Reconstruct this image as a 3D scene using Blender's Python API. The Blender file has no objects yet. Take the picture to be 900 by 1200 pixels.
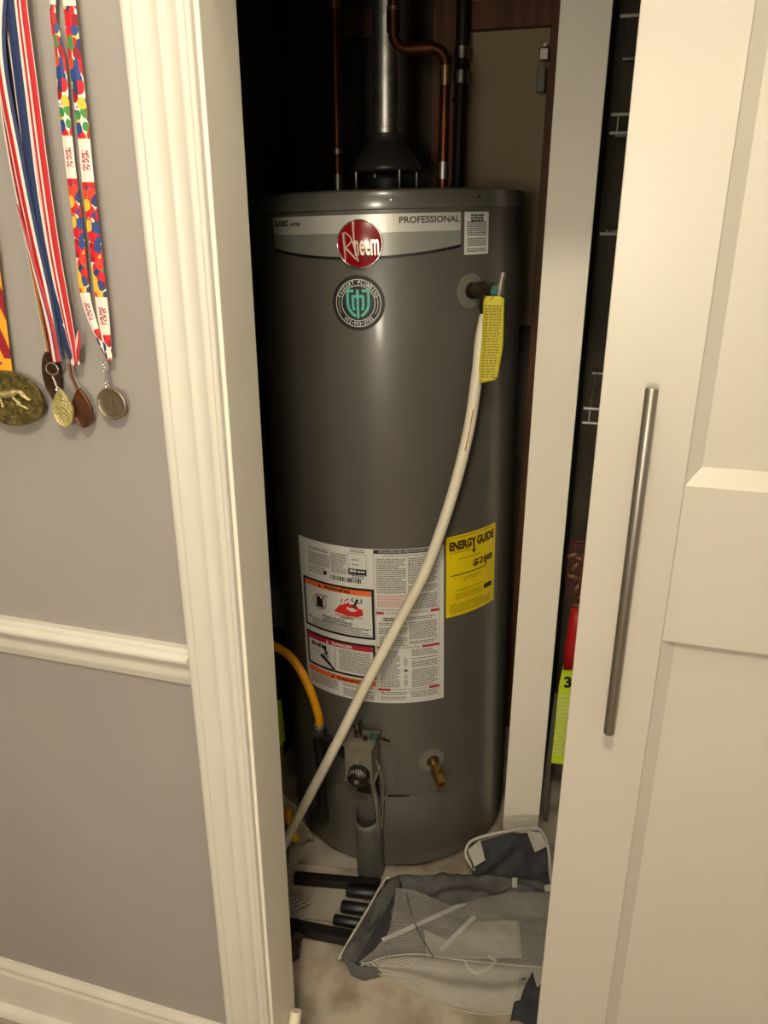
import bpy, bmesh, math, random
from mathutils import Vector, Matrix, noise
random.seed(7)
S = bpy.context.scene
COL = S.collection
# ------------------------------------------------------------------ camera, world, lights, exposure
H, F, CY = 1.46, 901.0, -0.83            # eye height, focal length in pixels, camera distance before the wall plane Y = 0
TH = math.atan(F / 2360); YW = math.radians(16.3)
cam = bpy.data.cameras.new('camera'); co = bpy.data.objects.new('camera', cam); COL.objects.link(co)
co.location = (0, CY, H); co.rotation_euler = (math.pi/2 - TH, 0, YW)
cam.sensor_fit = 'VERTICAL'; cam.sensor_height = 36; cam.lens = F / 1200 * 36; cam.clip_start = .02
S.camera = co
S.view_settings.view_transform = 'Standard'; S.view_settings.look = 'None'
S.view_settings.gamma = 1; S.view_settings.use_curve_mapping = False; S.view_settings.exposure = 0.75
w = bpy.data.worlds.new('world'); S.world = w; w.use_nodes = True
w.node_tree.nodes['Background'].inputs[0].default_value = (1, .8, .6, 1)
w.node_tree.nodes['Background'].inputs[1].default_value = .02
def lamp(name, loc, power, r, col=(1, .92, .71), spread=150, aim=None):
    l = bpy.data.lights.new(name, 'AREA'); l.shape = 'DISK'; l.size = r*2; l.energy = power; l.color = col
    l.spread = math.radians(spread)
    o = bpy.data.objects.new(name, l); COL.objects.link(o); o.location = loc
    if aim: o.rotation_euler = (Vector(aim) - Vector(loc)).to_track_quat('-Z', 'Y').to_euler()
    return o
ZC = 2.44                                # height of the ceiling
lamp('ceiling_downlight_lamp', (-.32, -.28, ZC-.015), 2.0, .05)
lamp('ceiling_downlight_lamp', (.50, -.60, ZC-.015), .8, .06)
def bulb(name, loc, power, r):
    l = bpy.data.lights.new(name, 'POINT'); l.energy = power; l.shadow_soft_size = r; l.color = (1, .92, .73)
    o = bpy.data.objects.new(name, l); COL.objects.link(o); o.location = loc
bulb('ceiling_globe_lamp', (-.04, -1.14, 2.33), 28, .07)
bulb('low_fill_light', (-.08, -2.1, 1.40), 32, .14)  # unseen fill light, added to brighten the upper closet and even out the walls

def ray(u, v):
    x = (u-450)/F; y = (600-v)/F
    f = math.cos(TH)+math.sin(TH)*y; z = -math.sin(TH)+math.cos(TH)*y
    return (x*math.cos(YW)-f*math.sin(YW), f*math.cos(YW)+x*math.sin(YW), z)
def at(u, v, Y):                          # point of depth Y seen at a pixel of the photograph
    d = ray(u, v); t = (Y-CY)/d[1]; return Vector((d[0]*t, Y, H+d[2]*t))
def fl(u, v, Z=0.0):                      # point of height Z seen at a pixel
    d = ray(u, v); t = (Z-H)/d[2]; return Vector((d[0]*t, CY+d[1]*t, Z))

# ------------------------------------------------------------------ materials
def lin(c):
    return tuple(((x/255)/12.92 if x <= 10 else ((x/255+.055)/1.055)**2.4) for x in c)
def mat(name, rgb, rough=.5, metal=0, rgb2=None, nscale=8, bump=0, bscale=60, coat=0, stretch=None, detail=3, lo=.35, hi=.65, spec=None, sub=0):
    m = bpy.data.materials.new(name); m.use_nodes = True; nt = m.node_tree; N = nt.nodes; L = nt.links
    b = N['Principled BSDF']; c = lin(rgb) + (1,)
    b.inputs['Base Color'].default_value = c; b.inputs['Roughness'].default_value = rough; b.inputs['Metallic'].default_value = metal
    if coat: b.inputs['Coat Weight'].default_value = coat; b.inputs['Coat Roughness'].default_value = .12
    if spec is not None: b.inputs['Specular IOR Level'].default_value = spec
    tc = N.new('ShaderNodeTexCoord'); mp = N.new('ShaderNodeMapping'); L.new(tc.outputs['Object'], mp.inputs[0])
    if stretch: mp.inputs['Scale'].default_value = stretch
    if rgb2:
        n = N.new('ShaderNodeTexNoise'); n.inputs['Scale'].default_value = nscale; n.inputs['Detail'].default_value = detail
        r = N.new('ShaderNodeValToRGB'); L.new(mp.outputs[0], n.inputs['Vector']); L.new(n.outputs[0], r.inputs[0])
        r.color_ramp.elements[0].position = lo; r.color_ramp.elements[1].position = hi
        r.color_ramp.elements[0].color = c; r.color_ramp.elements[1].color = lin(rgb2)+(1,)
        L.new(r.outputs[0], b.inputs['Base Color'])
    if bump:
        n = N.new('ShaderNodeTexNoise'); n.inputs['Scale'].default_value = bscale; n.inputs['Detail'].default_value = 4
        L.new(mp.outputs[0], n.inputs['Vector'])
        k = N.new('ShaderNodeBump'); k.inputs['Strength'].default_value = bump; k.inputs['Distance'].default_value = .003
        L.new(n.outputs[0], k.inputs['Height']); L.new(k.outputs[0], b.inputs['Normal'])
    return m
M = dict(
 wall=mat('greige_wall_paint', (158, 152, 147), .75, rgb2=(154, 148, 144), nscale=3, bump=.08, bscale=220),
 trim=mat('cream_semigloss_trim', (214, 208, 198), .38, rgb2=(208, 202, 191), nscale=14, stretch=(1, 1, .1)),
 post=mat('bright_white_board_paint', (252, 244, 229), .42, rgb2=(248, 239, 223), nscale=5),
 jamb=mat('cream_jamb_paint', (236, 229, 215), .42, rgb2=(231, 224, 209), nscale=5),
 door=mat('cream_door_paint', (192, 184, 174), .36, rgb2=(189, 181, 170), nscale=2),
 ceil=mat('ceiling_paint', (225, 220, 210), .8, bump=.1, bscale=90),
 hallfloor=mat('hall_floor_vinyl', (158, 146, 132), .5, rgb2=(124, 111, 97), nscale=6, stretch=(1, 8, 1)),
 floor=mat('closet_floor_vinyl', (184, 170, 152), .55, rgb2=(140, 127, 111), nscale=11, bump=.15, bscale=80, detail=8, lo=.42, hi=.62),
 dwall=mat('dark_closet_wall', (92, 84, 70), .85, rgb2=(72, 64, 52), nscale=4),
 drywall=mat('unpainted_drywall', (158, 140, 112), .85, rgb2=(148, 130, 102), nscale=3),
 wood=mat('old_stud_wood', (112, 72, 44), .7, rgb2=(84, 52, 30), nscale=6, stretch=(8, 8, .6), bump=.2),
 tank=mat('tank_enamel_grey', (90, 86, 79), .36, rgb2=(86, 82, 75), nscale=7, coat=.25),
 hood=mat('draft_hood_dark_grey', (54, 52, 48), .4),
 cap=mat('tank_cap_grey', (98, 95, 88), .25, coat=.4),
 tank2=mat('burner_cover_grey', (88, 87, 81), .42),
 flange=mat('flange_grey', (112, 108, 98), .5),
 black=mat('black_print', (20, 18, 16), .5),
 striptext=mat('dark_grey_print', (58, 54, 50), .6),
 ink=mat('grey_fine_print', (96, 90, 82), .6),
 white=mat('white_sticker', (214, 212, 206), .42),
 silver=mat('silver_strip', (205, 202, 192), .32, metal=.25),
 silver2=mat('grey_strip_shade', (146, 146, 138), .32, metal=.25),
 red=mat('badge_red', (146, 14, 24), .2, coat=.6, rgb2=(128, 10, 20), nscale=10),
 lred=mat('label_red', (176, 36, 52), .5),
 pink=mat('pale_red_print', (196, 128, 118), .6),
 fire=mat('flame_red', (206, 44, 34), .5),
 orange=mat('label_orange', (232, 110, 44), .5),
 chrome=mat('chrome', (225, 222, 215), .14, metal=1),
 badgeletter=mat('silver_lettering', (222, 205, 190), .3, metal=.3),
 steel=mat('brushed_steel', (160, 155, 146), .42, metal=1, bump=.1, bscale=200, stretch=(1, 1, .05)),
 galv=mat('galvanised_flue', (225, 223, 216), .38, metal=1, rgb2=(180, 178, 170), nscale=30),
 alum=mat('cast_aluminium', (150, 142, 128), .48, metal=.6, bump=.15, bscale=300),
 copper=mat('tarnished_copper', (112, 66, 38), .42, metal=.9, rgb2=(62, 38, 24), nscale=12),
 solder=mat('solder_fitting', (150, 125, 95), .3, metal=.9),
 brass=mat('brass', (168, 132, 62), .34, metal=.9, rgb2=(130, 98, 44), nscale=30),
 dbrass=mat('tarnished_brass', (92, 76, 58), .45, metal=.8, rgb2=(60, 48, 38), nscale=40),
 iron=mat('black_iron', (34, 31, 28), .55, metal=.3),
 teal=mat('teal_print', (96, 186, 172), .5),
 tealp=mat('teal_green_handle', (60, 120, 105), .4),
 dteal=mat('dark_teal_print', (14, 62, 54), .5),
 yellow=mat('energy_label_yellow', (236, 208, 10), .5, rgb2=(228, 198, 8), nscale=20),
 tagy=mat('yellow_tag_card', (206, 194, 50), .5),
 brownink=mat('dark_brown_print', (52, 22, 16), .5),
 tagink=mat('olive_fine_print', (140, 122, 22), .6),
 pvc=mat('cream_plastic_pipe', (232, 222, 200), .4, rgb2=(224, 212, 188), nscale=15),
 hose=mat('yellow_gas_hose', (240, 172, 10), .42, rgb2=(232, 150, 8), nscale=30),
 greyfab=mat('charcoal_fabric', (84, 81, 80), .8, rgb2=(66, 64, 63), nscale=12, bump=.3, bscale=500),
 darkfab=mat('dark_navy_fabric', (50, 48, 51), .8, bump=.3, bscale=500),
 piping=mat('pale_grey_piping', (178, 172, 160), .6),
 patch=mat('pale_grey_patch', (168, 162, 150), .6, bump=.2, bscale=300),
 blackm=mat('matte_black_metal', (22, 20, 20), .42),
 paper=mat('off_white_board', (172, 163, 148), .6, rgb2=(156, 147, 132), nscale=10),
 pale=mat('pale_plastic', (172, 160, 142), .45, rgb2=(150, 138, 120), nscale=20),
 wire=mat('white_coated_wire', (170, 166, 158), .35),
 neon=mat('neon_yellow_green_card', (214, 236, 40), .45),
 lime=mat('lime_green_packet', (190, 212, 50), .5, rgb2=(150, 176, 40), nscale=40),
 redmesh=mat('dark_red_netting', (120, 26, 22), .6),
 redrib=mat('red_ribbon', (190, 24, 26), .5),
 pecan=mat('pecan_shell', (150, 104, 64), .45, rgb2=(104, 62, 34), nscale=60, stretch=(1, 1, 1)),
 r_red=mat('ribbon_red', (186, 28, 38), .55), r_white=mat('ribbon_white', (228, 214, 204), .6),
 r_navy=mat('ribbon_navy', (34, 50, 92), .6), r_dark=mat('ribbon_midnight', (34, 32, 52), .6),
 r_green=mat('ribbon_green', (40, 84, 62), .6), r_gold=mat('ribbon_gold', (170, 112, 44), .6),
 r_orange=mat('ribbon_orange', (246, 166, 36), .6), r_maroon=mat('ribbon_maroon', (150, 26, 40), .6),
 m_bronze=mat('antique_bronze', (140, 126, 76), .42, metal=.8, rgb2=(92, 80, 44), nscale=120, bump=.8, bscale=350),
 m_dark=mat('dark_bronze', (74, 48, 34), .45, metal=.7, bump=.8, bscale=300),
 m_gold=mat('pale_gold', (206, 190, 132), .38, metal=.7, bump=.9, bscale=300),
 m_copper=mat('copper_medal', (112, 72, 54), .45, metal=.8),
 m_silver=mat('silver_medal', (150, 138, 120), .36, metal=.85, bump=.25, bscale=260),
 navybox=mat('navy_box_card', (24, 30, 40), .6), bluegrey=mat('blue_grey_card', (92, 100, 108), .6),
 beige=mat('beige_plastic', (140, 112, 84), .6), brown=mat('brown_crumpled_paper', (92, 68, 48), .8, rgb2=(60, 44, 32), nscale=40, bump=.6),
 greyplas=mat('grey_plastic', (92, 88, 82), .4),
)
def mesh_cloth(name, rgb, density, scale):
    m = bpy.data.materials.new(name); m.use_nodes = True; nt = m.node_tree; N = nt.nodes; L = nt.links
    b = N['Principled BSDF']; b.inputs['Base Color'].default_value = lin(rgb)+(1,); b.inputs['Roughness'].default_value = .6
    tc = N.new('ShaderNodeUVMap'); mp = N.new('ShaderNodeMapping'); L.new(tc.outputs[0], mp.inputs[0])
    mp.inputs['Scale'].default_value = (scale, scale, 1)
    v = N.new('ShaderNodeTexVoronoi'); v.inputs['Scale'].default_value = 1; v.inputs['Randomness'].default_value = .12
    L.new(mp.outputs[0], v.inputs['Vector'])
    lt = N.new('ShaderNodeMath'); lt.operation = 'GREATER_THAN'; lt.inputs[1].default_value = density
    L.new(v.outputs['Distance'], lt.inputs[0]); L.new(lt.outputs[0], b.inputs['Alpha'])
    return m
M['net'] = mesh_cloth('white_net_cloth', (176, 170, 160), .43, 390)
M['net2'] = mesh_cloth('white_net_cloth_doubled', (176, 170, 159), .34, 390)
M['rednet'] = mesh_cloth('red_onion_net', (130, 30, 26), .56, 190)
def confetti():
    m = bpy.data.materials.new('confetti_print_ribbon'); m.use_nodes = True; nt = m.node_tree; N = nt.nodes; L = nt.links
    b = N['Principled BSDF']; b.inputs['Roughness'].default_value = .55
    uv = N.new('ShaderNodeUVMap')
    def layer(scale, thr, off):
        mp = N.new('ShaderNodeMapping'); L.new(uv.outputs[0], mp.inputs[0]); mp.inputs['Scale'].default_value = (scale, scale*.8, 1); mp.inputs['Location'].default_value = (off, off*1.7, 0)
        v = N.new('ShaderNodeTexVoronoi'); v.inputs['Scale'].default_value = 1; v.inputs['Randomness'].default_value = .75; L.new(mp.outputs[0], v.inputs['Vector'])
        sp = N.new('ShaderNodeSeparateColor'); L.new(v.outputs['Color'], sp.inputs[0])
        r = N.new('ShaderNodeValToRGB'); r.color_ramp.interpolation = 'CONSTANT'
        cols = [(200, 24, 40), (224, 60, 36), (38, 70, 132), (240, 190, 60), (150, 20, 36), (70, 140, 72), (210, 30, 44), (44, 60, 110)]
        els = r.color_ramp.elements
        while len(els) < len(cols): els.new(.5)
        for i, c in enumerate(cols): els[i].position = i/len(cols); els[i].color = lin(c)+(1,)
        L.new(sp.outputs[0], r.inputs[0])
        g = N.new('ShaderNodeMath'); g.operation = 'LESS_THAN'; g.inputs[1].default_value = thr; L.new(v.outputs['Distance'], g.inputs[0])
        return r, g
    r1, g1 = layer(110, .66, 0); r2, g2 = layer(98, .58, 3.3)
    # plain white stretches along the ribbon: v runs in metres along it
    sx = N.new('ShaderNodeSeparateXYZ'); L.new(uv.outputs[0], sx.inputs[0])
    md = N.new('ShaderNodeMath'); md.operation = 'FRACT'; dv = N.new('ShaderNodeMath'); dv.operation = 'MULTIPLY_ADD'
    dv.inputs[1].default_value = 1/.17; dv.inputs[2].default_value = .9653
    L.new(sx.outputs[1], dv.inputs[0]); L.new(dv.outputs[0], md.inputs[0])
    band = N.new('ShaderNodeMath'); band.operation = 'GREATER_THAN'; band.inputs[1].default_value = .26; L.new(md.outputs[0], band.inputs[0])
    a1 = N.new('ShaderNodeMath'); a1.operation = 'MULTIPLY'; L.new(g1.outputs[0], a1.inputs[0]); L.new(band.outputs[0], a1.inputs[1])
    a2 = N.new('ShaderNodeMath'); a2.operation = 'MULTIPLY'; L.new(g2.outputs[0], a2.inputs[0]); L.new(band.outputs[0], a2.inputs[1])
    x1 = N.new('ShaderNodeMix'); x1.data_type = 'RGBA'; x1.inputs[6].default_value = lin((236, 226, 214))+(1,); L.new(a2.outputs[0], x1.inputs[0]); L.new(r2.outputs[0], x1.inputs[7])
    x2 = N.new('ShaderNodeMix'); x2.data_type = 'RGBA'; L.new(a1.outputs[0], x2.inputs[0]); L.new(x1.outputs[2], x2.inputs[6]); L.new(r1.outputs[0], x2.inputs[7])
    # a small floral emblem in the middle of each white stretch
    mp = N.new('ShaderNodeMapping'); L.new(uv.outputs[0], mp.inputs[0]); mp.inputs['Scale'].default_value = (420, 420, 1)
    nz = N.new('ShaderNodeTexNoise'); nz.inputs['Scale'].default_value = 1; L.new(mp.outputs[0], nz.inputs['Vector'])
    gt = N.new('ShaderNodeMath'); gt.operation = 'GREATER_THAN'; gt.inputs[1].default_value = .49; L.new(nz.outputs[0], gt.inputs[0])
    def near(sock, c, h):
        s = N.new('ShaderNodeMath'); s.operation = 'COMPARE'; s.inputs[1].default_value = c; s.inputs[2].default_value = h; L.new(sock, s.inputs[0]); return s.outputs[0]
    c1 = near(md.outputs[0], .13, .06); c2 = near(sx.outputs[0], .008, .0048)
    e = N.new('ShaderNodeMath'); e.operation = 'MULTIPLY'; L.new(c1, e.inputs[0]); L.new(c2, e.inputs[1])
    e2 = N.new('ShaderNodeMath'); e2.operation = 'MULTIPLY'; L.new(e.outputs[0], e2.inputs[0]); L.new(gt.outputs[0], e2.inputs[1])
    x3 = N.new('ShaderNodeMix'); x3.data_type = 'RGBA'; L.new(e2.outputs[0], x3.inputs[0]); L.new(x2.outputs[2], x3.inputs[6]); x3.inputs[7].default_value = lin((170, 60, 84))+(1,)
    L.new(x3.outputs[2], b.inputs['Base Color'])
    return m
M['confetti'] = confetti()

# ------------------------------------------------------------------ builders
def tag(o, label=None, cat=None, group=None, kind=None):
    if label: o['label'] = label
    if cat: o['category'] = cat
    if group: o['group'] = group
    if kind: o['kind'] = kind
    return o
def empty(name, loc, label, cat, group=None, rot=(0, 0, 0)):
    o = bpy.data.objects.new(name, None); COL.objects.link(o); o.location = loc; o.rotation_euler = rot; o.empty_display_size = .05
    return tag(o, label, cat, group)
class MB:
    def __init__(s): s.v = []; s.f = []; s.mi = []; s.uv = {}; s.cur = 0
    def add(s, vs, fs):
        b = len(s.v); s.v += [tuple(x) for x in vs]
        for f in fs: s.f.append(tuple(i+b for i in f)); s.mi.append(s.cur)
        return s
    def box(s, x0, x1, y0, y1, z0, z1, bev=0):
        if bev <= 0:
            return s.add([(x0,y0,z0),(x1,y0,z0),(x1,y1,z0),(x0,y1,z0),(x0,y0,z1),(x1,y0,z1),(x1,y1,z1),(x0,y1,z1)],
                [(0,3,2,1),(4,5,6,7),(0,1,5,4),(1,2,6,5),(2,3,7,6),(3,0,4,7)])
        bm = bmesh.new(); bmesh.ops.create_cube(bm, size=1)
        for v in bm.verts: v.co = Vector(((x0+x1)/2+v.co.x*(x1-x0), (y0+y1)/2+v.co.y*(y1-y0), (z0+z1)/2+v.co.z*(z1-z0)))
        bmesh.ops.bevel(bm, geom=list(bm.edges), offset=bev, segments=2, affect='EDGES', profile=.5)
        return s.bm(bm)
    def bm(s, bm, mtx=None):
        bm.verts.index_update(); vs = [(mtx @ v.co if mtx else v.co.copy()) for v in bm.verts]; fs = [[v.index for v in f.verts] for f in bm.faces]
        bm.free(); return s.add(vs, fs)
    def tube(s, pts, r, n=12, cap=True):
        pts = [Vector(p) for p in pts]; m = len(pts)
        rr = r if isinstance(r, (list, tuple)) else [r]*m
        t0 = (pts[1]-pts[0]).normalized(); up = Vector((0, 0, 1)) if abs(t0.z) < .9 else Vector((1, 0, 0))
        nrm = t0.cross(up).normalized(); vs = []
        for i, p in enumerate(pts):
            t = (pts[min(i+1, m-1)]-pts[max(i-1, 0)]).normalized()
            nrm = (nrm - t*nrm.dot(t)).normalized(); bn = t.cross(nrm)
            for k in range(n):
                a = 2*math.pi*k/n; vs.append(p+nrm*math.cos(a)*rr[i]+bn*math.sin(a)*rr[i])
        fs = [(i*n+k, i*n+(k+1) % n, (i+1)*n+(k+1) % n, (i+1)*n+k) for i in range(m-1) for k in range(n)]
        if cap: fs += [tuple(range(n))[::-1], tuple((m-1)*n+k for k in range(n))]
        return s.add(vs, fs)
    def lathe(s, prof, n=48, mtx=None):           # prof: (r, z) from one end to the other
        vs = []; m = len(prof)
        for r, z in prof:
            for k in range(n):
                a = 2*math.pi*k/n; p = Vector((r*math.cos(a), r*math.sin(a), z)); vs.append(mtx @ p if mtx else p)
        fs = [(i*n+k, i*n+(k+1) % n, (i+1)*n+(k+1) % n, (i+1)*n+k) for i in range(m-1) for k in range(n)]
        if prof[0][0] > 1e-6: fs.append(tuple(range(n))[::-1])
        if prof[-1][0] > 1e-6: fs.append(tuple((m-1)*n+k for k in range(n)))
        return s.add(vs, fs)
    def prism(s, pts, axis, a, b):                 # 2-D outline extruded along an axis
        def P(p, t):
            return {'x': (t, p[0], p[1]), 'y': (p[0], t, p[1]), 'z': (p[0], p[1], t)}[axis]
        n = len(pts)
        return s.add([P(p, a) for p in pts]+[P(p, b) for p in pts], [tuple(range(n))[::-1], tuple(range(n, 2*n))]+[(i, (i+1) % n, n+(i+1) % n, n+i) for i in range(n)])
    def grid(s, rows, uv=None):
        m, n = len(rows), len(rows[0]); b = len(s.v); fb = len(s.f)
        s.add([p for r in rows for p in r], [(i*n+k, i*n+k+1, (i+1)*n+k+1, (i+1)*n+k) for i in range(m-1) for k in range(n-1)])
        if uv:
            for i in range(m):
                for k in range(n): s.uv[b+i*n+k] = uv[i][k]
        return s
    def build(s, name, m, parent=None, smooth=False, angle=40, recalc=True, solid=0):
        me = bpy.data.meshes.new(name); me.from_pydata(s.v, [], s.f)
        ms = m if isinstance(m, (list, tuple)) else [m]
        for q in ms: me.materials.append(q)
        if len(ms) > 1: me.polygons.foreach_set('material_index', s.mi)
        if s.uv:
            L = me.uv_layers.new(name='UVMap')
            for lp in me.loops: L.data[lp.index].uv = s.uv.get(lp.vertex_index, (0, 0))
        if recalc:
            b = bmesh.new(); b.from_mesh(me); bmesh.ops.recalc_face_normals(b, faces=b.faces); b.to_mesh(me); b.free()
        if smooth:
            me.polygons.foreach_set('use_smooth', [True]*len(me.polygons))
            if angle < 180: me.set_sharp_from_angle(angle=math.radians(angle))
        me.update()
        o = bpy.data.objects.new(name, me); COL.objects.link(o)
        if parent: o.parent = parent
        if solid:
            k = o.modifiers.new('thickness', 'SOLIDIFY'); k.thickness = solid; k.offset = 0
        return o
def smoothpath(pts, n=8):                          # Catmull-Rom through the points
    P = [Vector(p) for p in pts]; P = [P[0]*2-P[1]]+P+[P[-1]*2-P[-2]]; out = []
    for i in range(1, len(P)-2):
        for k in range(n):
            t = k/n; a, b, c, d = P[i-1:i+3]
            out.append(.5*((2*b)+(c-a)*t+(2*a-5*b+4*c-d)*t*t+(3*b-a-3*c+d)*t**3))
    out.append(P[-2]); return out
def struct(name, mb, m, parent=None, **k):
    o = mb.build(name, m, parent, **k)
    if not parent: o['kind'] = 'structure'
    return o
_tc = {}
def text2d(s, bold=.0, flip=False):
    key = (s, bold)
    if key not in _tc:
        c = bpy.data.curves.new('t', 'FONT'); c.body = s; c.size = 1; c.offset = bold; c.resolution_u = 3; c.fill_mode = 'BOTH'
        o = bpy.data.objects.new('t', c); COL.objects.link(o)
        dg = bpy.context.evaluated_depsgraph_get(); dg.update(); me = o.evaluated_get(dg).to_mesh()
        vs = [(v.co.x, v.co.y) for v in me.vertices]; fs = [tuple(p.vertices) for p in me.polygons]
        o.evaluated_get(dg).to_mesh_clear(); bpy.data.objects.remove(o); bpy.data.curves.remove(c)
        _tc[key] = (vs, fs)
    return _tc[key]
def fit2d(s, x0, x1, y0, y1, bold=.02):
    vs, fs = text2d(s, bold); a = min(v[0] for v in vs); b = max(v[0] for v in vs); c = min(v[1] for v in vs); d = max(v[1] for v in vs)
    return [(x0+(v[0]-a)/(b-a)*(x1-x0), y0+(v[1]-c)/(d-c)*(y1-y0)) for v in vs], fs

# ------------------------------------------------------------------ the setting: hall and closet shell
b = MB().box(-2.2, 1.9, -2.3, .0, -.02, 0); b.box(-.44, .78, 0, .09, -.02, 0); struct('floor', b, M['hallfloor'])
struct('floor_closet', MB().box(-.9, .9, .09, 1.27, -.02, 0), M['floor'])
struct('ceiling', MB().box(-2.3, 2.0, -2.4, 1.4, ZC, ZC+.06), M['ceil'])
XJ = -.44; ZH = 1.765
wl_ = MB().box(-2.2, XJ-.02, 0, .085, 0, ZC); wl_.box(XJ-.02, .80, 0, .055, ZH+.02, ZC); wl_.box(.80, 1.9, 0, .085, 0, ZC)
struct('wall_front', wl_, M['wall'])
struct('wall_left', MB().box(-2.3, -2.2, -2.4, .085, 0, ZC), M['wall'])
struct('wall_right', MB().box(1.9, 2.0, -2.4, .085, 0, ZC), M['wall'])
struct('wall_back', MB().box(-2.2, 1.9, -2.4, -2.3, 0, ZC), M['wall'])
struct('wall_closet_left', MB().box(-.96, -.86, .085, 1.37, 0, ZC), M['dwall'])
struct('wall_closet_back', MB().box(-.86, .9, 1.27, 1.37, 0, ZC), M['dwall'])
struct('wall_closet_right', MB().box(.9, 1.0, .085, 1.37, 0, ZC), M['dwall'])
# jambs and header lining
struct('trim_jamb_left', MB().box(XJ-.02, XJ, -.001, .088, 0, ZH+.02, .0015), M['jamb'])
struct('trim_jamb_right', MB().box(.78, .80, -.001, .088, 0, ZH+.02, .0015), M['jamb'])
struct('trim_header', MB().box(XJ, .78, -.001, .055, ZH, ZH+.02), M['jamb'])
# fluted casing: outline across its width (x measured from the opening outward, y proud of the wall)
prof = [(0, .0), (0, .0085), (.0015, .0105), (.005, .0115), (.0065, .0095), (.010, .0092), (.012, .0112), (.0145, .0118), (.017, .0112), (.019, .0095),
        (.030, .0100), (.034, .0115), (.036, .0128), (.038, .0122), (.040, .0110), (.048, .0118), (.056, .0140), (.060, .0165), (.063, .0175), (.065, .0158), (.067, .0160), (.070, .0185), (.074, .0190), (.0765, .0170), (.0765, 0)]
cs = MB().prism([(XJ-.005-x, -y) for x, y in prof], 'z', 0, ZH+.09)
struct('trim_casing_left', cs, M['trim'], smooth=True, angle=50)
cs = MB().prism([(.785+x, -y) for x, y in prof], 'z', 0, ZH+.09)
struct('trim_casing_right', cs, M['trim'], smooth=True, angle=50)
cs = MB().prism([(-y, ZH+.012+x) for x, y in prof], 'x', XJ-.0815, .8615)
struct('trim_casing_top', cs, M['trim'], smooth=True, angle=50)
XE = XJ-.0815
rail = [(0, .836), (-.006, .836), (-.0075, .839), (-.0075, .843), (-.0095, .846), (-.0095, .852), (-.008, .858), (-.008, .866), (-.012, .872), (-.019, .876), (-.0225, .8805), (-.0225, .886), (-.019, .8895), (-.015, .891), (-.015, .894), (-.011, .898), (0, .898)]
struct('trim_chair_rail', MB().prism(rail, 'x', -2.2, XE), M['trim'], smooth=True, angle=45)
base = [(0, 0), (-.013, 0), (-.013, .098), (-.0125, .101), (-.010, .104), (-.0095, .111), (-.0115, .114), (-.0105, .119), (-.006, .124), (-.0045, .128), (0, .128)]
struct('baseboard_left', MB().prism(base, 'x', -2.2, XE), M['trim'], smooth=True, angle=45)
shoe = [(-.013, 0)]+[(-.013-.017*math.cos(a), .018*math.sin(a)+.0) for a in [i*math.pi/2/6 for i in range(7)]]
struct('trim_shoe_moulding', MB().prism(shoe, 'x', -2.2, XE), M['trim'], smooth=True, angle=60)
# partition between the two closets, its end clad with a painted board
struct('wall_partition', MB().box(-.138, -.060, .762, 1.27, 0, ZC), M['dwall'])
struct('trim_partition_board', MB().box(-.1435, -.0555, .742, .762, 0, ZC, .0015), M['post'])
# closet back: drywall sheet, blocking, stud
struct('wall_drywall_sheet', MB().box(-.395, -.185, 1.235, 1.27, 1.2, ZC), M['drywall'])
for k, (n_, a) in enumerate((('trim_blocking_board', (-.40, -.17, 1.205, 1.235, 1.868, 1.925)), ('trim_stud', (-.20, -.145, 1.17, 1.235, 0, ZC)), ('trim_blocking_left', (-.70, -.60, 1.22, 1.27, 1.87, 1.93)), ('trim_stud_middle', (-.475, -.42, 1.20, 1.27, 0, ZC)))):
    struct(n_, MB().box(*a, .002), M['wood'])

# ------------------------------------------------------------------ right door with long bar handle
DY = .06
d = bpy.data.objects.new('door_1', None); COL.objects.link(d); d.location = (-.006, DY, 0); d['kind'] = 'structure'
WD, ZD0, ZD1 = .765, .012, 2.035; SW = .088; BV = .021; DP = .011
zs = [(ZD0, .14, None), ]
for x0, x1 in ((0, SW+.014), (WD-SW-.014, WD)):
    MB().box(x0, x1, 0, .035, ZD0, ZD1, .0012).build('stile', M['door'], d)
RX0, RX1 = SW+.014, WD-SW-.014
for z0, z1 in ((ZD0, .15), (.975, 1.176), (1.93, ZD1)):
    MB().box(RX0+.0001, RX1-.0001, 0, .035, z0, z1, .0).build('rail', M['door'], d)
for z0, z1 in ((.15, .975), (1.176, 1.93)):
    o_ = [(RX0, z0), (RX1, z0), (RX1, z1), (RX0, z1)]
    t_ = (BV if z0 > 1 else .004)
    i_ = [(RX0+BV*.8, z0+t_*1.0), (RX1-BV*.8, z0+t_*1.0), (RX1-BV*.8, z1-.004), (RX0+BV*.8, z1-.004)]
    MB().add([(x, .0, z) for x, z in o_]+[(x, DP, z) for x, z in i_], [(0, 1, 5, 4), (1, 2, 6, 5), (2, 3, 7, 6), (3, 0, 4, 7), (4, 5, 6, 7)]).build('panel', M['door'], d, recalc=False)
hd = MB(); hx = .052
hd.lathe([(0, .852), (.0062, .852), (.0070, .8535), (.0070, 1.2905), (.0062, 1.292), (0, 1.292)], 24, Matrix.Translation((hx, -.034, 0)))
ho = hd.build('handle', M['steel'], d, smooth=True)
for z in (.912, 1.232):
    MB().tube([(hx, -.0285, z), (hx, .0005, z)], .0052, 14).build('handle_post', M['steel'], ho, smooth=True)

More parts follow.
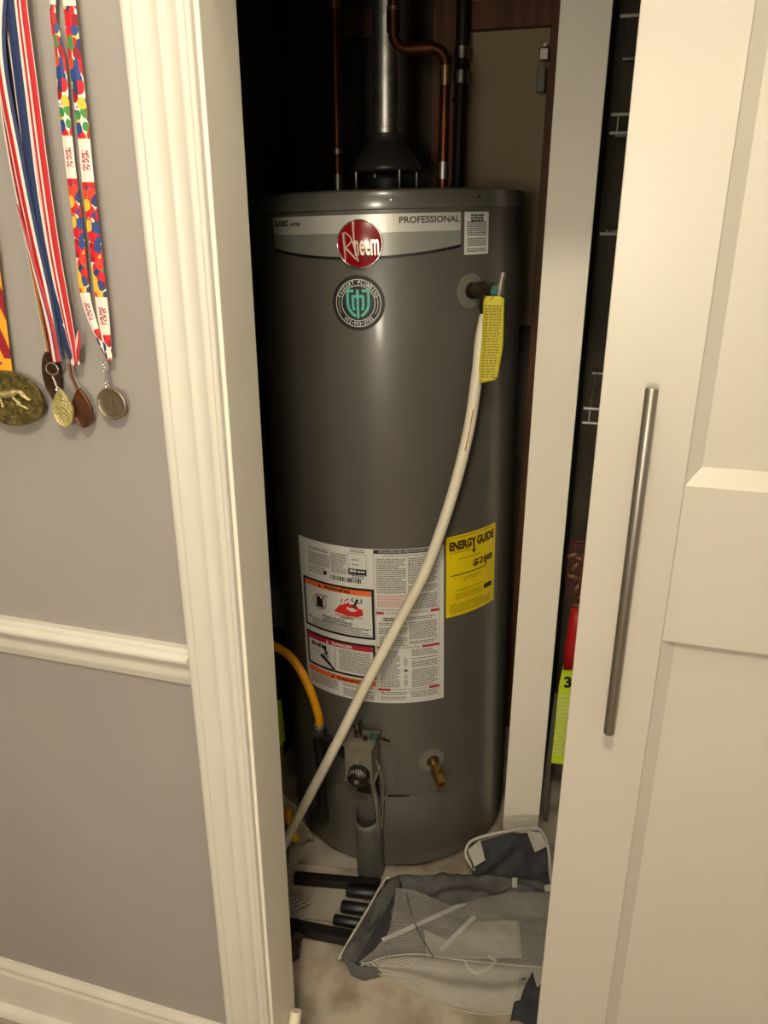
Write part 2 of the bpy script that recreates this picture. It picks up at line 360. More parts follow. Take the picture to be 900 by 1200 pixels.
# ------------------------------------------------------------------ water heater
AT = math.radians(1.53); TX, TY, R = -.43, .80, .275
wh = empty('water_heater', (TX, TY, 0), 'tall grey cylindrical gas water heater standing in the open closet', 'water heater', rot=(0, -AT, 0))
def cp(a, z, off=0.0):
    a = math.radians(a); return Vector(((R+off)*math.sin(a), -(R+off)*math.cos(a), z))
def world_t(a, z, off=0.0):
    return Matrix.Translation((TX, TY, 0)) @ Matrix.Rotation(-AT, 4, 'Y') @ cp(a, z, off)
def crect(mb, a0, a1, z0, z1, off, step=2.0):
    n = max(1, int(abs(a1-a0)/step+.99))
    return mb.grid([[cp(a0+(a1-a0)*k/n, z, off) for k in range(n+1)] for z in (z0, z1)])
DG = math.degrees(1/R)
def cdisc(mb, a, z, r, off, n=48, r0=0.0, rings=3, st=0, en=360):
    rows = []
    for j in range(rings+1):
        q = r0+(r-r0)*j/rings; rows.append([cp(a+q*math.cos(math.radians(st+(en-st)*k/n))*DG, z+q*math.sin(math.radians(st+(en-st)*k/n)), off) for k in range(n+1)])
    return mb.grid(rows)
def cpoly(mb, pts, off):                         # flat outline in (a, z)
    return mb.add([cp(a, z, off) for a, z in pts], [tuple(range(len(pts)))])
def ctext(mb, s, a0, a1, z0, z1, off, bold=.02):
    vs, fs = fit2d(s, a0, a1, z0, z1, bold); return mb.add([cp(a, z, off) for a, z in vs], fs)
def cline(mb, a0, z0, a1, z1, w_, off):          # straight stroke of width w_ metres
    dx = (a1-a0)/DG; dz = z1-z0; l = math.hypot(dx, dz); nx, nz = -dz/l*w_/2, dx/l*w_/2
    n = max(1, int(abs(a1-a0)/3)); 
    return mb.grid([[cp(a0+(a1-a0)*k/n+nx*q*DG, z0+dz*k/n+nz*q, off) for k in range(n+1)] for q in (-1, 1)])
def fine(mb, a0, a1, z0, z1, off, pitch=.0042, h=.0021, ragged=.25):
    z = z1
    while z > z0:
        a = a0; end = a1-(a1-a0)*random.random()*ragged*(random.random() < .4)
        while a < end:
            wd = random.uniform(.4, 1.6); wd = min(wd, a1-a)
            crect(mb, a, a+wd, z-h, z, off); a += wd+.22
        z -= pitch if random.random() > .12 else pitch*1.8
    return mb
bd = MB().lathe([(.255, .012), (.268, .014), (R-.001, .022), (R, .03), (R, .226), (R, .2261), (R, .60), (R, 1.0), (R, 1.470), (R-.001, 1.474), (R-.004, 1.475)], 160)
bd.build('tank_jacket', M['tank'], wh, smooth=True)
cpb = MB().lathe([(R-.004, 1.474), (R+.0025, 1.474), (R+.003, 1.478), (R+.003, 1.496), (R+.001, 1.503), (R-.004, 1.506), (R-.012, 1.507), (R-.016, 1.502), (.05, 1.505), (0, 1.505)], 160)
cpb.build('top_cap', M['cap'], wh, smooth=True)
for a, z in ((-24, 1.49), (17.5, 1.488), (52, 1.49)):
    m = Matrix.Translation(cp(a, z, .003)) @ Matrix.Rotation(math.radians(a), 4, 'Z') @ Matrix.Rotation(math.pi/2, 4, 'X')
    MB().lathe([(0, .0018), (.0018, .0015), (.0026, 0)], 12, m).build('cap_screw', M['chrome'], wh, smooth=True)
MB().lathe([(.25, 0), (.25, .013)], 64).build('base_ring', M['iron'], wh, smooth=True)

# brand strip
ZT = 1.466
def zb(a): return 1.396+.016*((a-5)/39.0)**2
n = 44; st = MB(); rows = [[], [], [], []]
for k in range(n+1):
    a = -34.2+78.2*k/n; zz = (ZT, 1.436, 1.430, zb(a))
    for q in range(4): rows[q].append(cp(a, zz[q], .0008))
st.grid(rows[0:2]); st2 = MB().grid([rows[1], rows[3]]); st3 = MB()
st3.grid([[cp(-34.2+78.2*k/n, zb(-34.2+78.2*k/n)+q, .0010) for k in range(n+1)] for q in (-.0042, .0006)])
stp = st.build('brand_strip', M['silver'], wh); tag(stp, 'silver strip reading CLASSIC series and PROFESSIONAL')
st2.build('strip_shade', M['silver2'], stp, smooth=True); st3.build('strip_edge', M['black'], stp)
t = MB(); ctext(t, 'CLASSIC', -33.2, -24.6, 1.4500, 1.4605, .0014, .05); ctext(t, 'series', -23.6, -18.4, 1.4500, 1.4585, .0014, .02)
ctext(t, 'PROFESSIONAL', 20.2, 43.4, 1.4500, 1.4612, .0014, .02); t.build('lettering', M['striptext'], stp)['kind'] = 'stuff'

# round red badge
def badge_pt(x, z, off): return cp(5.8+x*DG, 1.418+z, off)
RB = .0405
bb = MB(); rows = []
for j in range(9):
    q = j/8; rr = RB*.955*q; hh = .0105-.0045*q*q
    rows.append([badge_pt(rr*math.cos(2*math.pi*k/56), rr*math.sin(2*math.pi*k/56), hh) for k in range(57)])
bb.grid(rows); bo = bb.build('badge', M['red'], wh, smooth=True, angle=180); tag(bo, 'round domed red badge reading Rheem')
rows = []
for q, hh in ((.935, .0055), (.95, .0082), (.98, .0086), (1.0, .0072), (1.01, .0008)):
    rows.append([badge_pt(RB*q*math.cos(2*math.pi*k/56), RB*q*math.sin(2*math.pi*k/56), hh) for k in range(57)])
MB().grid(rows).build('badge_rim', M['chrome'], bo, smooth=True, angle=180)
lt = MB()
def raised(mb, vs, fs, h0=.0082, h1=.0122):
    m = len(vs); mb.add([badge_pt(x, z, h1) for x, z in vs], fs)
    ed = {}
    for f in fs:
        for i in range(len(f)):
            e = (f[i], f[(i+1) % len(f)]); ed[e] = 1
    ps = [e for e in ed if (e[1], e[0]) not in ed]
    for e in ps: mb.add([badge_pt(*vs[e[0]], h0), badge_pt(*vs[e[1]], h0), badge_pt(*vs[e[1]], h1), badge_pt(*vs[e[0]], h1)], [(0, 1, 2, 3)])
def bar2(x0, z0, x1, z1, w0, w1):
    dx, dz = x1-x0, z1-z0; l = math.hypot(dx, dz); nx, nz = -dz/l/2, dx/l/2
    return [(x0-nx*w0, z0-nz*w0), (x1-nx*w1, z1-nz*w1), (x1+nx*w1, z1+nz*w1), (x0+nx*w0, z0+nz*w0)], [(0, 1, 2, 3)]
sc_ = .0775/620
def bq(u, v): return ((u-430)*sc_, -(v-435)*sc_)
raised(lt, *bar2(*bq(218, 280), *bq(235, 640), .0026, .0016))
raised(lt, *bar2(*bq(352, 125), *bq(372, 470), .0016, .0024)); raised(lt, *bar2(*bq(345, 395), *bq(415, 665), .0022, .0012))
arc = [bq(232+100*math.sin(math.pi*k/10), 275+ (205)*k/10) for k in range(11)]
for i in range(10): raised(lt, *bar2(*arc[i], *arc[i+1], .0016, .0016))
raised(lt, *bar2(*bq(240, 480), *bq(390, 640), .0020, .0014))
for s_, x0, x1, zt in (('n', 372, 424, 385), ('e', 440, 505, 385), ('e', 518, 582, 385), ('m', 592, 700, 372)):
    p0 = bq(x0, 585); p1 = bq(x1, zt); vs, fs = fit2d(s_, p0[0], p1[0], p0[1], p1[1], .015)
    raised(lt, vs, fs)
lt.build('badge_lettering', M['badgeletter'], bo, recalc=True)

# round plumber sticker
A0, Z0, RS = 4.3, 1.3175, .0485
s1 = cdisc(MB(), A0, Z0, RS, .0008, 64).build('plumber_sticker', M['black'], wh, smooth=True); tag(s1, 'round black plumber sticker with teal shield emblem')
r_ = MB(); cdisc(r_, A0, Z0, .0418, .0013, 64, .0405, 1); cdisc(r_, A0, Z0, .0312, .0013, 64, .0300, 1); r_.build('ring_line', M['white'], s1)
lt = MB()
def arctext(mb, s, rad, a_mid, span, hgt, off, flip=False):
    n = len(s)
    for i, ch in enumerate(s):
        if ch == ' ': continue
        th = math.radians(a_mid+(span/2-span*(i+.5)/n)*(1 if not flip else -1))
        wd = math.radians(span)/n*rad*.74
        if ch == 'I' or ch == '1': wd *= .4
        hg = hgt if ch != '-' else hgt*.2
        vs, fs = fit2d(ch, -wd/2, wd/2, -hg/2, hg/2, .02)
        c, s2 = math.cos(th), math.sin(th); rx, ry = rad*c, rad*s2
        o = []
        for x, y in vs:
            if not flip: px, py = rx+x*s2+y*c, ry-x*c+y*s2
            else: px, py = rx-x*s2-y*c, ry+x*c-y*s2
            o.append(cp(A0+px*DG, Z0+py, off))
        mb.add(o, fs)
arctext(lt, 'TAGGART PLUMBING', .0360, 90, 148, .0072, .0014)
arctext(lt, '412-903-3705', .0360, 270, 92, .0072, .0014, True)
for sg in (0, 180):
    for k in range(12):
        th = math.radians(sg-30+ (k*4.2 if sg == 0 else 60-k*4.2) + (0 if sg == 0 else -4)); cdisc(lt, A0+.036*math.cos(th)*DG, Z0+.036*math.sin(th), .0009, .0014, 6, 0, 1)
lt.build('lettering', M['white'], s1)
em = MB(); k_ = .048/355
def eq(u, v): return (A0+(u-442)*k_*DG, Z0-(v-455)*k_*.98)
def stroke(mb, pts, w_, off):
    for i in range(len(pts)-1): cline(mb, *eq(*pts[i]), *eq(*pts[i+1]), w_, off)
W_ = .0046
arcL = [(300, 285), (300, 470), (312, 520), (335, 560), (368, 598), (405, 625)]
for off, ww, mm in ((.0012, .0092, 'dteal'), (.0015, W_, 'teal')):
    q = MB()
    stroke(q, [(385, 293), (285, 293)], ww, off); stroke(q, arcL, ww, off)
    stroke(q, [(495, 293), (600, 293)], ww, off); stroke(q, [(884-x, y) for x, y in arcL], ww, off)
    stroke(q, [(437, 275), (437, 655)], ww, off); stroke(q, [(355, 365), (520, 365)], ww, off)
    stroke(q, [(372, 365), (372, 500), (388, 545)], ww, off); stroke(q, [(510, 365), (510, 500), (494, 545)], ww, off)
    q.build('emblem' if mm == 'teal' else 'emblem_shadow', M[mm], s1)

# small spec label
s2 = crect(MB(), 45.6, 57.6, 1.394, 1.466, .0008).build('spec_label', M['white'], wh); tag(s2, 'small pale label of fine print beside the silver strip')
f_ = MB(); fine(f_, 46.8, 56.4, 1.398, 1.450, .0012, .0036, .0022, .0); f_.build('fine_print', M['ink'], s2)['kind'] = 'stuff'
f_ = MB(); fine(f_, 48.5, 54.8, 1.452, 1.462, .0013, .0045, .0032, 0); f_.build('heading_print', M['black'], s2)['kind'] = 'stuff'

# big warning label
lb = crect(MB(), -31.8, 37.2, .474, .8375, .0008).build('warning_label', M['white'], wh, smooth=True); tag(lb, 'large white warning and instruction label on the tank')
# top edge of the label follows z .8375 all round
o1, o2 = .0012, .0016
K = MB(); I = MB(); OR = MB(); RD = MB(); PK = MB(); FR = MB(); WT = MB()
def frame(mb, a0, a1, z0, z1, w_, off):
    wa = w_*DG; crect(mb, a0, a1, z1-w_, z1, off); crect(mb, a0, a1, z0, z0+w_, off); crect(mb, a0, a0+wa, z0, z1, off); crect(mb, a1-wa, a1, z0, z1, off)
fine(I, -25.5, -13.5, .782, .822, o1); fine(I, -12.8, -5.2, .775, .820, o1); fine(I, -3.5, 3.0, .828, .834, o1); fine(I, -2.8, .5, .796, .812, o1, .006)
fine(I, -25.5, -16, .765, .778, o1, .006); fine(I, -3, 2.5, .770, .776, o1)
frame(I, -4.4, 3.8, .776, .825, .0006, o1)
crect(K, -4.6, 3.6, .7775, .7905, o1); fine(WT, -3.8, -.9, .7805, .7885, o2, .009, .006); fine(WT, -.3, 2.9, .7805, .787, o2, .009, .004)
a = -13.4
while a < 1.0:
    q = random.choice((.25, .4, .7)); crect(K, a, a+q, .7585, .7685, o1); a += q+random.choice((.25, .45))
crect(K, -17.0, -15.3, .766, .774, o1)
# WARNING box
frame(K, -30.1, 6.6, .629, .7475, .0055, o1); crect(OR, -28.8, 5.4, .7305, .7425, o1)
ctext(K, '\u26A0 WARNING' if False else 'WARNING', -17.6, -4.2, .7325, .7402, o2, .04)
cpoly(K, [(-20.6, .7325), (-18.9, .7325), (-19.75, .7402)], o2)
cdisc(RD, -20.3, .697, .0185, o1, 32, .0165, 1); cline(RD, -23.0, .709, -17.4, .685, .002, o2)
crect(K, -22.2, -18.3, .684, .706, .0014); crect(K, -21.7, -19.8, .706, .710, .0014); cline(K, -18.6, .704, -17.2, .716, .0022, .0014); cline(K, -17.2, .716, -15.4, .712, .0022, .0014)
fz = [(-12.5, .684), (-10.5, .690), (-9.3, .696), (-8.9, .705), (-7.9, .699), (-7.0, .708), (-6.1, .703), (-5.0, .712), (-4.2, .703), (-3.0, .710), (-2.2, .702), (-.9, .706), (-.6, .698), (1.4, .699), (.6, .692), (1.6, .689), (.9, .684), (-1, .680), (-6, .679)]
for i in range(1, len(fz)-1): cpoly(FR, [fz[0], fz[i], fz[i+1]], o2)
cpoly(FR, [(-12.5, .684), (-8.5, .699), (-4.5, .705), (1.2, .698), (1.4, .684), (-5, .679)], .0014)
for p in (((-8.8, .708), (-8.0, .718)), ((-7.2, .711), (-5.6, .719)), ((-5.8, .716), (-4.9, .720))): cline(FR, *p[0], *p[1], .0022, o2)
cdisc(K, -1.1, .7185, .0035, .0018, 12, 0, 1); cline(K, -1.2, .716, -2.4, .705, .005, .0018); cline(K, -1.6, .713, -3.6, .717, .0022, .0018); cline(K, -3.6, .717, -2.9, .724, .0022, .0018)
cline(K, -.8, .712, .9, .714, .0022, .0018); cline(K, .9, .714, .9, .723, .0022, .0018); cline(K, -2.4, .705, -3.6, .700, .0026, .0018); cline(K, -2.3, .706, -1.1, .700, .0026, .0018)
crect(PK, -12.3, 1.2, .676, .6785, o1); fine(K, -9.5, -2.0, .670, .675, o1, .006, .003); fine(K, -19, -3.5, .655, .668, o1, .0052, .0028); crect(I, -26.8, 5.3, .6530, .6537, o1)
fine(I, -25.5, 4.6, .637, .652, o1); cpoly(K, [(-27.6, .653), (-26.2, .653), (-26.9, .659)], o2)
# DANGER box
frame(K, -30.1, 6.4, .532, .616, .0055, o1); crect(RD, -28.8, 5.2, .5985, .611, o1); ctext(WT, 'DANGER', -14.6, -4.0, .6010, .6082, o2, .03)
cpoly(WT, [(-18.0, .6010), (-16.4, .6010), (-17.2, .6082)], o2)
crect(I, -13.4, -13.15, .540, .597, o1)
for i, q in enumerate((-26.8, -25.4, -23.6, -22.2, -20.6, -19.0)): crect(K, q, q+1.1, .583+.001*(i % 2), .594-.001*(i % 3), o2)
cline(K, -19.8, .590, -17.6, .572, .006, o2); cline(K, -21.5, .566, -16, .548, .008, .0018); cline(K, -17.5, .553, -14.0, .539, .006, .0018); fine(I, -27, -21, .571, .574, o1); fine(I, -20, -17, .560, .574, .0013, .003)
fine(I, -11.0, 4.0, .542, .594, o1, .0044)
# second WARNING strip
crect(OR, -29.6, 6.2, .5145, .5275, o1); ctext(K, 'WARNING', -13.0, -1.0, .5168, .5248, o2, .04); cpoly(K, [(-16.0, .5168), (-14.4, .5168), (-15.2, .5248)], o2)
fine(I, -28.6, -12.5, .486, .511, o1); fine(I, -9.8, 5.0, .482, .511, o1)
# right column
frame(I, 6.8, 34.8, .702, .836, .0007, o1); crect(K, 6.8, 34.8, .8275, .836, o1); ctext(WT, 'INSTALLATION AND OPERATION INSTRUCTIONS', 9.0, 33.0, .8295, .8342, o2, .0)
ctext(K, 'AUTOMATIC STORAGE WATER HEATER', 11.0, 31.0, .8205, .8250, o1, .0)
fine(I, 7.8, 20.4, .738, .817, o1); fine(I, 21.3, 34.0, .704, .817, o1); fine(PK, 7.8, 20.4, .706, .735, o1)
for z, s_ in ((.6935, 'FOR YOUR SAFETY READ BEFORE OPERATING'), (.6115, 'LIGHTING OPERATING INSTRUCTIONS'), (.5080, 'TO TURN OFF GAS TO APPLIANCE')):
    a1 = {.6935: 10.6, .6115: 10.6, .5080: 12.8}[z]; a2 = {.6935: 31.0, .6115: 27.0, .5080: 30.0}[z]
    crect(RD, 7.2, a1, z-.003, z+.003, o1); crect(RD, a2, 35.0, z-.003, z+.003, o1); ctext(K, s_, a1+1, a2-1, z-.0022, z+.0022, o1, 0)
fine(K, 10, 17, .677, .683, o1, .005, .003); fine(I, 19, 33, .676, .683, o1); fine(I, 8.2, 20.6, .618, .671, o1); fine(I, 21.6, 34.0, .618, .671, o1)
fine(I, 8.2, 17, .514, .605, o1); fine(I, 22.4, 34.2, .514, .605, o1); fine(I, 8.2, 20.6, .486, .502, o1); fine(I, 21.6, 34.2, .486, .502, o1)
cpoly(K, [(18.6, .553), (20.8, .553), (19.7, .560)], o1)
for z in (.580, .572, .540, .528, .522): cdisc(I, 19.6, z, .004, o1, 12, .003, 1)
cline(I, 19.6, .59, 19.6, .565, .0008, o1); cline(I, 19.6, .548, 19.6, .516, .0008, o1)
frame(I, 7.0, 35.2, .480, .700, .0006, o1)
for nm, q, mm in (('black_print', K, 'black'), ('fine_print', I, 'ink'), ('orange_bar', OR, 'orange'), ('red_print', RD, 'lred'), ('pink_print', PK, 'pink'), ('flame_print', FR, 'fire'), ('white_lettering', WT, 'white')):
    q.build(nm, M[mm], lb)['kind'] = 'stuff'

# yellow energy label
en = crect(MB(), 38.2, 67.2, .668, .852, .0009).build('energy_label', M['yellow'], wh, smooth=True); tag(en, 'yellow energy guide label reading $288')
K = MB(); ctext(K, 'ENERGY', 39.7, 53.9, .820, .8395, .0014, .05); ctext(K, 'GUIDE', 54.2, 65.6, .820, .8395, .0014, .05)
crect(K, 52.2, 53.0, .809, .828, .0014); cpoly(K, [(51.2, .811), (54.0, .811), (52.6, .803)], .0015)
ctext(K, '$288', 52.2, 64.8, .771, .788, .0014, .03); crect(K, 40.5, 60.2, .7618, .7640, .0014); cpoly(K, [(59.4, .772), (61, .772), (60.2, .763)], .0015)
crect(K, 59.2, 64.9, .709, .720, .0014)
K.build('lettering', M['brownink'], en)['kind'] = 'stuff'
I = MB(); fine(I, 40, 51, .812, .820, .0013, .005); fine(I, 54.5, 63, .812, .820, .0013, .005); fine(I, 44.5, 58, .795, .799, .0013, .005); fine(I, 41, 64, .843, .848, .0013, .005)
fine(I, 47, 57, .748, .754, .0013, .005); fine(I, 42, 43, .754, .757, .0013, .005); fine(I, 43, 58.5, .700, .728, .0013, .005); fine(I, 40, 64, .674, .696, .0013, .0045)
I.build('fine_print', M['tagink'], en)['kind'] = 'stuff'

# relief valve with its flange
fo = MB(); cdisc(fo, 48.8, 1.331, .031, .0012, 40, .0135, 3); o = fo.build('valve_flange', M['flange'], wh, smooth=True)
cdisc(MB(), 49.6, 1.331, .0150, .0016, 28).build('valve_hole', M['black'], o)
VA = 50.0
def radial(a, z, off): return cp(a, z, off)
rv = MB(); n_dir = (cp(VA, 0, 1)-cp(VA, 0, 0))
def vlathe(mb, prof, a=VA, z=1.333, n=24):
    q = Vector((0, 0, 1)).rotation_difference(cp(a, 0, 1)-cp(a, 0, 0)).to_matrix().to_4x4()
    return mb.lathe(prof, n, Matrix.Translation(cp(a, z, 0)) @ q)
vlathe(rv, [(0, -.002), (.0115, -.002), (.0115, .012), (.0135, .012), (.0145, .016), (.0145, .030), (.0125, .033), (.0115, .052), (.0135, .054), (.0135, .064), (.009, .067), (0, .067)])
vlathe(rv, [(.016, .018), (.0165, .02), (.0165, .028), (.016, .03), (.0, .03)], n=6)
P0 = cp(VA, 1.333, .038)
rv.tube([P0, P0+Vector((-.0005, 0, -.028)), P0+Vector((-.001, 0, -.0281)), P0+Vector((-.001, 0, -.05))], [.0125, .0125, .0105, .0105], 18)
rvo = rv.build('relief_valve', M['dbrass'], wh, smooth=True, angle=35)
P1 = cp(VA, 1.333, .067)
l_ = MB(); l_.tube(smoothpath([P1+Vector((.0, 0, -.014)), P1+Vector((.0045, -.004, -.004)), P1+Vector((.0065, -.004, .012)), P1+Vector((.0105, -.002, .032))], 5), [.008]*5+[.0068]*5+[.0055]*6, 12)
l_.build('lever', M['alum'], rvo, smooth=True)
q = MB(); vlathe(q, [(0, .056), (.010, .058), (.0135, .065), (.0125, .072), (.005, .076), (0, .0765)]); q.build('valve_cap', M['tealp'], rvo, smooth=True)

# lower end: raised burner panel, sheet-metal tube cover, gas control
q = MB(); rows = []
for z, off in ((.050, .0005), (.052, .0016), (.2215, .0016), (.2235, .0005)):
    rows.append([cp(a, z, off if -18 < a < 57 else .0003) for a in ([-19, -17.9]+[-17.9+74.8*k/36 for k in range(1, 37)]+[58])])
q.grid(rows); tag(q.build('burner_cover', M['tank'], wh, smooth=True, angle=60), 'grey curved burner access cover')
q = MB(); cpoly(q, [(9, .2235), (12, .2232), (16, .2232), (20.5, .2238), (20.5, .2262), (16, .2285), (12, .2275), (9, .2285)], .0032); q.build('cover_slot', M['black'], wh)
CA = 1.2                                        # angle of the tube cover
q = MB(); rows = []
for z, so in ((.010, 0), (.014, .004), (.155, .004), (.172, .004)):
    row = []
    for k in range(21):
        th = math.pi*k/20; w_ = .029; dp = .050
        x = -w_*math.cos(th); y = dp*math.sin(th)**.75
        zz = z if z < .16 else z+.012*abs(math.cos(th))**2
        row.append(cp(CA+x*DG, zz, y+so-.002))
    rows.append(row)
q.grid(rows); tag(q.build('tube_cover', M['tank2'], wh, smooth=True, angle=180, solid=.0015), 'grey half-round sheet metal shield')
gv = MB()
def lbox(mb, a, z0, z1, x0, x1, y0, y1, bev=.002):   # box in the tangent frame at angle a: x sideways, y outward
    bm = bmesh.new(); bmesh.ops.create_cube(bm, size=1)
    for v in bm.verts: v.co = Vector(((x0+x1)/2+v.co.x*(x1-x0), -((y0+y1)/2+v.co.y*(y1-y0)), (z0+z1)/2+v.co.z*(z1-z0)))
    bmesh.ops.bevel(bm, geom=list(bm.edges), offset=bev, segments=2, affect='EDGES')
    m = Matrix.Rotation(math.radians(a), 4, 'Z') @ Matrix.Translation((0, -R, 0)); return mb.bm(bm, m)
GA = 2.0
lbox(gv, GA, .318, .408, -.0340, .0250, .018, .070, .004); lbox(gv, GA, .400, .412, -.026, .021, .022, .062, .003)
lbox(gv, GA, .34, .39, -.008, .008, -.002, .02, .002)
gvo = gv.build('gas_control_valve', M['alum'], wh, smooth=True, angle=30); tag(gvo, 'cast metal gas control valve')
def gm(x, z, y): return Matrix.Rotation(math.radians(GA), 4, 'Z') @ Matrix.Translation((x, -R-y, z)) @ Matrix.Rotation(math.pi/2, 4, 'X')
kn = MB(); kp = []
n = 30; prof = [(.0, .024), (.013, .024), (.015, .022), (.0245, .015), (.0255, .011), (.0255, 0)]
vs = []
for r0, h in prof:
    for k in range(n):
        rr = r0*(1-.05*(k % 2)) if r0 > .02 else r0
        vs.append(gm(-.004, .335, .070) @ Vector((rr*math.cos(2*math.pi*k/n), rr*math.sin(2*math.pi*k/n), h)))
kn.add(vs, [(i*n+k, i*n+(k+1) % n, (i+1)*n+(k+1) % n, (i+1)*n+k) for i in range(len(prof)-1) for k in range(n)])
kno = kn.build('dial_knob', M['blackm'], gvo, smooth=True, angle=25)
mk = MB()
for k in range(9):
    th = math.radians(40+k*14); c = Vector((.0218*math.cos(th), .0218*math.sin(th), .0183)); dd = Vector((math.cos(th), math.sin(th), 0)); nn = Vector((-math.sin(th), math.cos(th), 0))
    mk.add([gm(-.004, .335, .070) @ (c+dd*a_*.003+nn*b_*.0006+Vector((0, 0, -.0030*a_+.0008))) for a_, b_ in ((-1, -1), (1, -1), (1, 1), (-1, 1))], [(0, 1, 2, 3)])
for k in (-1, 0, 1):
    mk.add([gm(-.004, .335, .070) @ Vector((k*.0035+a_*.0006+b_*.001, b_*.0055-.002, .0244)) for a_, b_ in ((-1, -1), (1, -1), (1, 1), (-1, 1))], [(0, 1, 2, 3)])
mk.build('dial_marks', M['patch'], gvo)['kind'] = 'stuff'
for x, z in ((-.0255, .401), (.0205, .401), (.0205, .326)):
    MB().lathe([(0, .003), (.002, .0028), (.0032, 0)], 12, gm(x, z, .0695)).build('screw', M['steel'], gvo, smooth=True)
q = MB().lathe([(.008, 0), (.008, .004), (.0035, .0045), (.0035, .009), (0, .0095)], 16, gm(-.008, .368, .0695)); q.build('reset_button', M['alum'], gvo, smooth=True)
q = MB(); lo = lambda x, z, y: Matrix.Rotation(math.radians(GA), 4, 'Z') @ Vector((x, -R-y, z))
q.tube([lo(-.012, .408, .042), lo(-.012, .428, .042)], .009, 8); q.tube([lo(-.012, .420, .042), lo(-.016, .436, .035)], .005, 8); q.tube([lo(.006, .408, .05), lo(.006, .418, .05)], .006, 6)
q.build('pipe_union', M['dbrass'], gvo, smooth=True, angle=35)
q = MB().tube(smoothpath([lo(.018, .320, .055), lo(.018, .29, .048), lo(.020, .24, .036), lo(.022, .13, .03)], 5), .0062, 12); q.build('burner_tube', M['galv'], wh, smooth=True)
q = MB().tube(smoothpath([lo(.027, .36, .045), lo(.036, .30, .036), lo(.034, .24, .022), lo(.028, .15, .02)], 6), .0018, 6); q.build('pilot_tube', M['alum'], wh, smooth=True)
q = MB(); lbox(q, GA, .405, .415, .014, .030, .03, .05, .001); q.build('wire_clip', M['r_green'], wh)
q = MB().tube([lo(.028, .412, .035), lo(.040, .407, .033), lo(.055, .398, .028)], [.002, .003, .0025], 8); q.build('wire_sleeve', M['copper'], wh, smooth=True)
q = MB().tube(smoothpath([lo(.055, .398, .028), lo(.066, .372, .024), lo(.066, .320, .022), lo(.050, .262, .024), lo(.030, .225, .034), lo(.026, .16, .03)], 6), .0012, 6); q.build('igniter_wire', M['alum'], wh, smooth=True)
# inspection panel shadow gap behind the control, painted on as a flat black patch
q = MB(); crect(q, -5, 6, .175, .30, .0007); q.build('painted_opening', M['black'], wh)
# drain valve
fo = MB(); cdisc(fo, 31.2, .315, .0300, .0012, 40, .0, 3); fd = fo.build('drain_flange', M['flange'], wh, smooth=True)
cdisc(MB(), 31.8, .311, .0145, .0016, 28).build('drain_hole', M['black'], fd)
DA = 31.8; D0 = cp(DA, .311, 0); dr = (cp(DA, 0, 1)-cp(DA, 0, 0)); dv_ = MB()
ax = (dr*1.0+Vector((0, 0, -.35))).normalized(); qr = Vector((0, 0, 1)).rotation_difference(ax).to_matrix().to_4x4(); mt = Matrix.Translation(D0) @ qr
dv_.lathe([(0, -.002), (.0095, -.002), (.0100, .010), (.0090, .012), (.0090, .020), (.0125, .021), (.0125, .036), (.0095, .037), (.0090, .044), (.0112, .046), (.0112, .062), (.0070, .062), (.0065, .050), (0, .050)], 22, mt)
dv_.tube([mt @ Vector((0, 0, .028)), mt @ Vector((.002, .014, .034))], .0055, 8)
dvo = dv_.build('drain_valve', M['brass'], wh, smooth=True, angle=35); tag(dvo, 'small brass drain valve')

# draft hood on top
HX = (0.0, 0.0)
dh = MB().lathe([(.068, 1.548), (.070, 1.551), (.068, 1.558), (.058, 1.576), (.044, 1.592), (.036, 1.600), (.034, 1.604), (.034, 1.616), (.030, 1.617)], 48)
dho = dh.build('draft_hood', M['hood'], wh, smooth=True, angle=60, solid=.0015); tag(dho, 'dark grey conical draft hood on legs')
for k in range(4):
    th = math.radians(-52+90*k); c, s_ = math.cos(th), math.sin(th)
    MB().tube([(.066*c, .066*s_, 1.503), (.066*c, .066*s_, 1.506), (.066*c, .066*s_, 1.552)], [.006, .0035, .0035], 8).build('hood_leg', M['steel'], dho, smooth=True)
MB().lathe([(.044, 1.500), (.044, 1.535), (.040, 1.536)], 32).build('flue_outlet', M['iron'], dho, smooth=True)
tb = lambda x, y, z: Matrix.Translation((TX, TY, 0)) @ Matrix.Rotation(-AT, 4, 'Y') @ Vector((x, y, z))
FX = tb(0, 0, 1.61)
fp = empty('flue_pipe', FX, 'shiny galvanised flue pipe rising from the draft hood', 'pipe')
MB().lathe([(.0285, .0), (.0285, .018), (.026, .019), (.026, .83)], 40).build('pipe', M['galv'], fp, smooth=True)
MB().box(-.0012, .0012, -.0275, -.0245, .02, .83).build('seam', M['steel'], fp)

# ------------------------------------------------------------------ copper and iron pipes above and behind
def pipe_thing(name, pts, r, label, m, fittings=(), cat='pipe', n=8, base=None, sm=True, grp=None):
    p0 = Vector(pts[0]); e = empty(name, p0, label, cat, grp)
    path = [Vector(p)-p0 for p in (smoothpath(pts, n) if sm else pts)]
    MB().tube(path, r, 16).build('pipe', m, e, smooth=True, angle=60)
    for a, b_, rr, mm in fittings: MB().tube([Vector(a)-p0, Vector(b_)-p0], rr, 16).build('fitting', mm, e, smooth=True, angle=60)
    return e
L0 = at(396, 216, .80); L0.z = 1.508
Lt = at(391, 0, .80)
pipe_thing('water_pipe', [L0, (L0.x, .80, 1.9), (L0.x, .80, ZC-.01)], .0095, 'copper water pipe rising at the left of the tank top', M['copper'],
    [((L0.x, .80, 1.508), (L0.x, .80, 1.545), .0105, M['steel']), ((L0.x, .80, 1.582), (L0.x, .80, 1.592), .0115, M['steel']), ((L0.x, .80, 1.835), (L0.x, .80, 1.855), .0115, M['solder'])], sm=False)
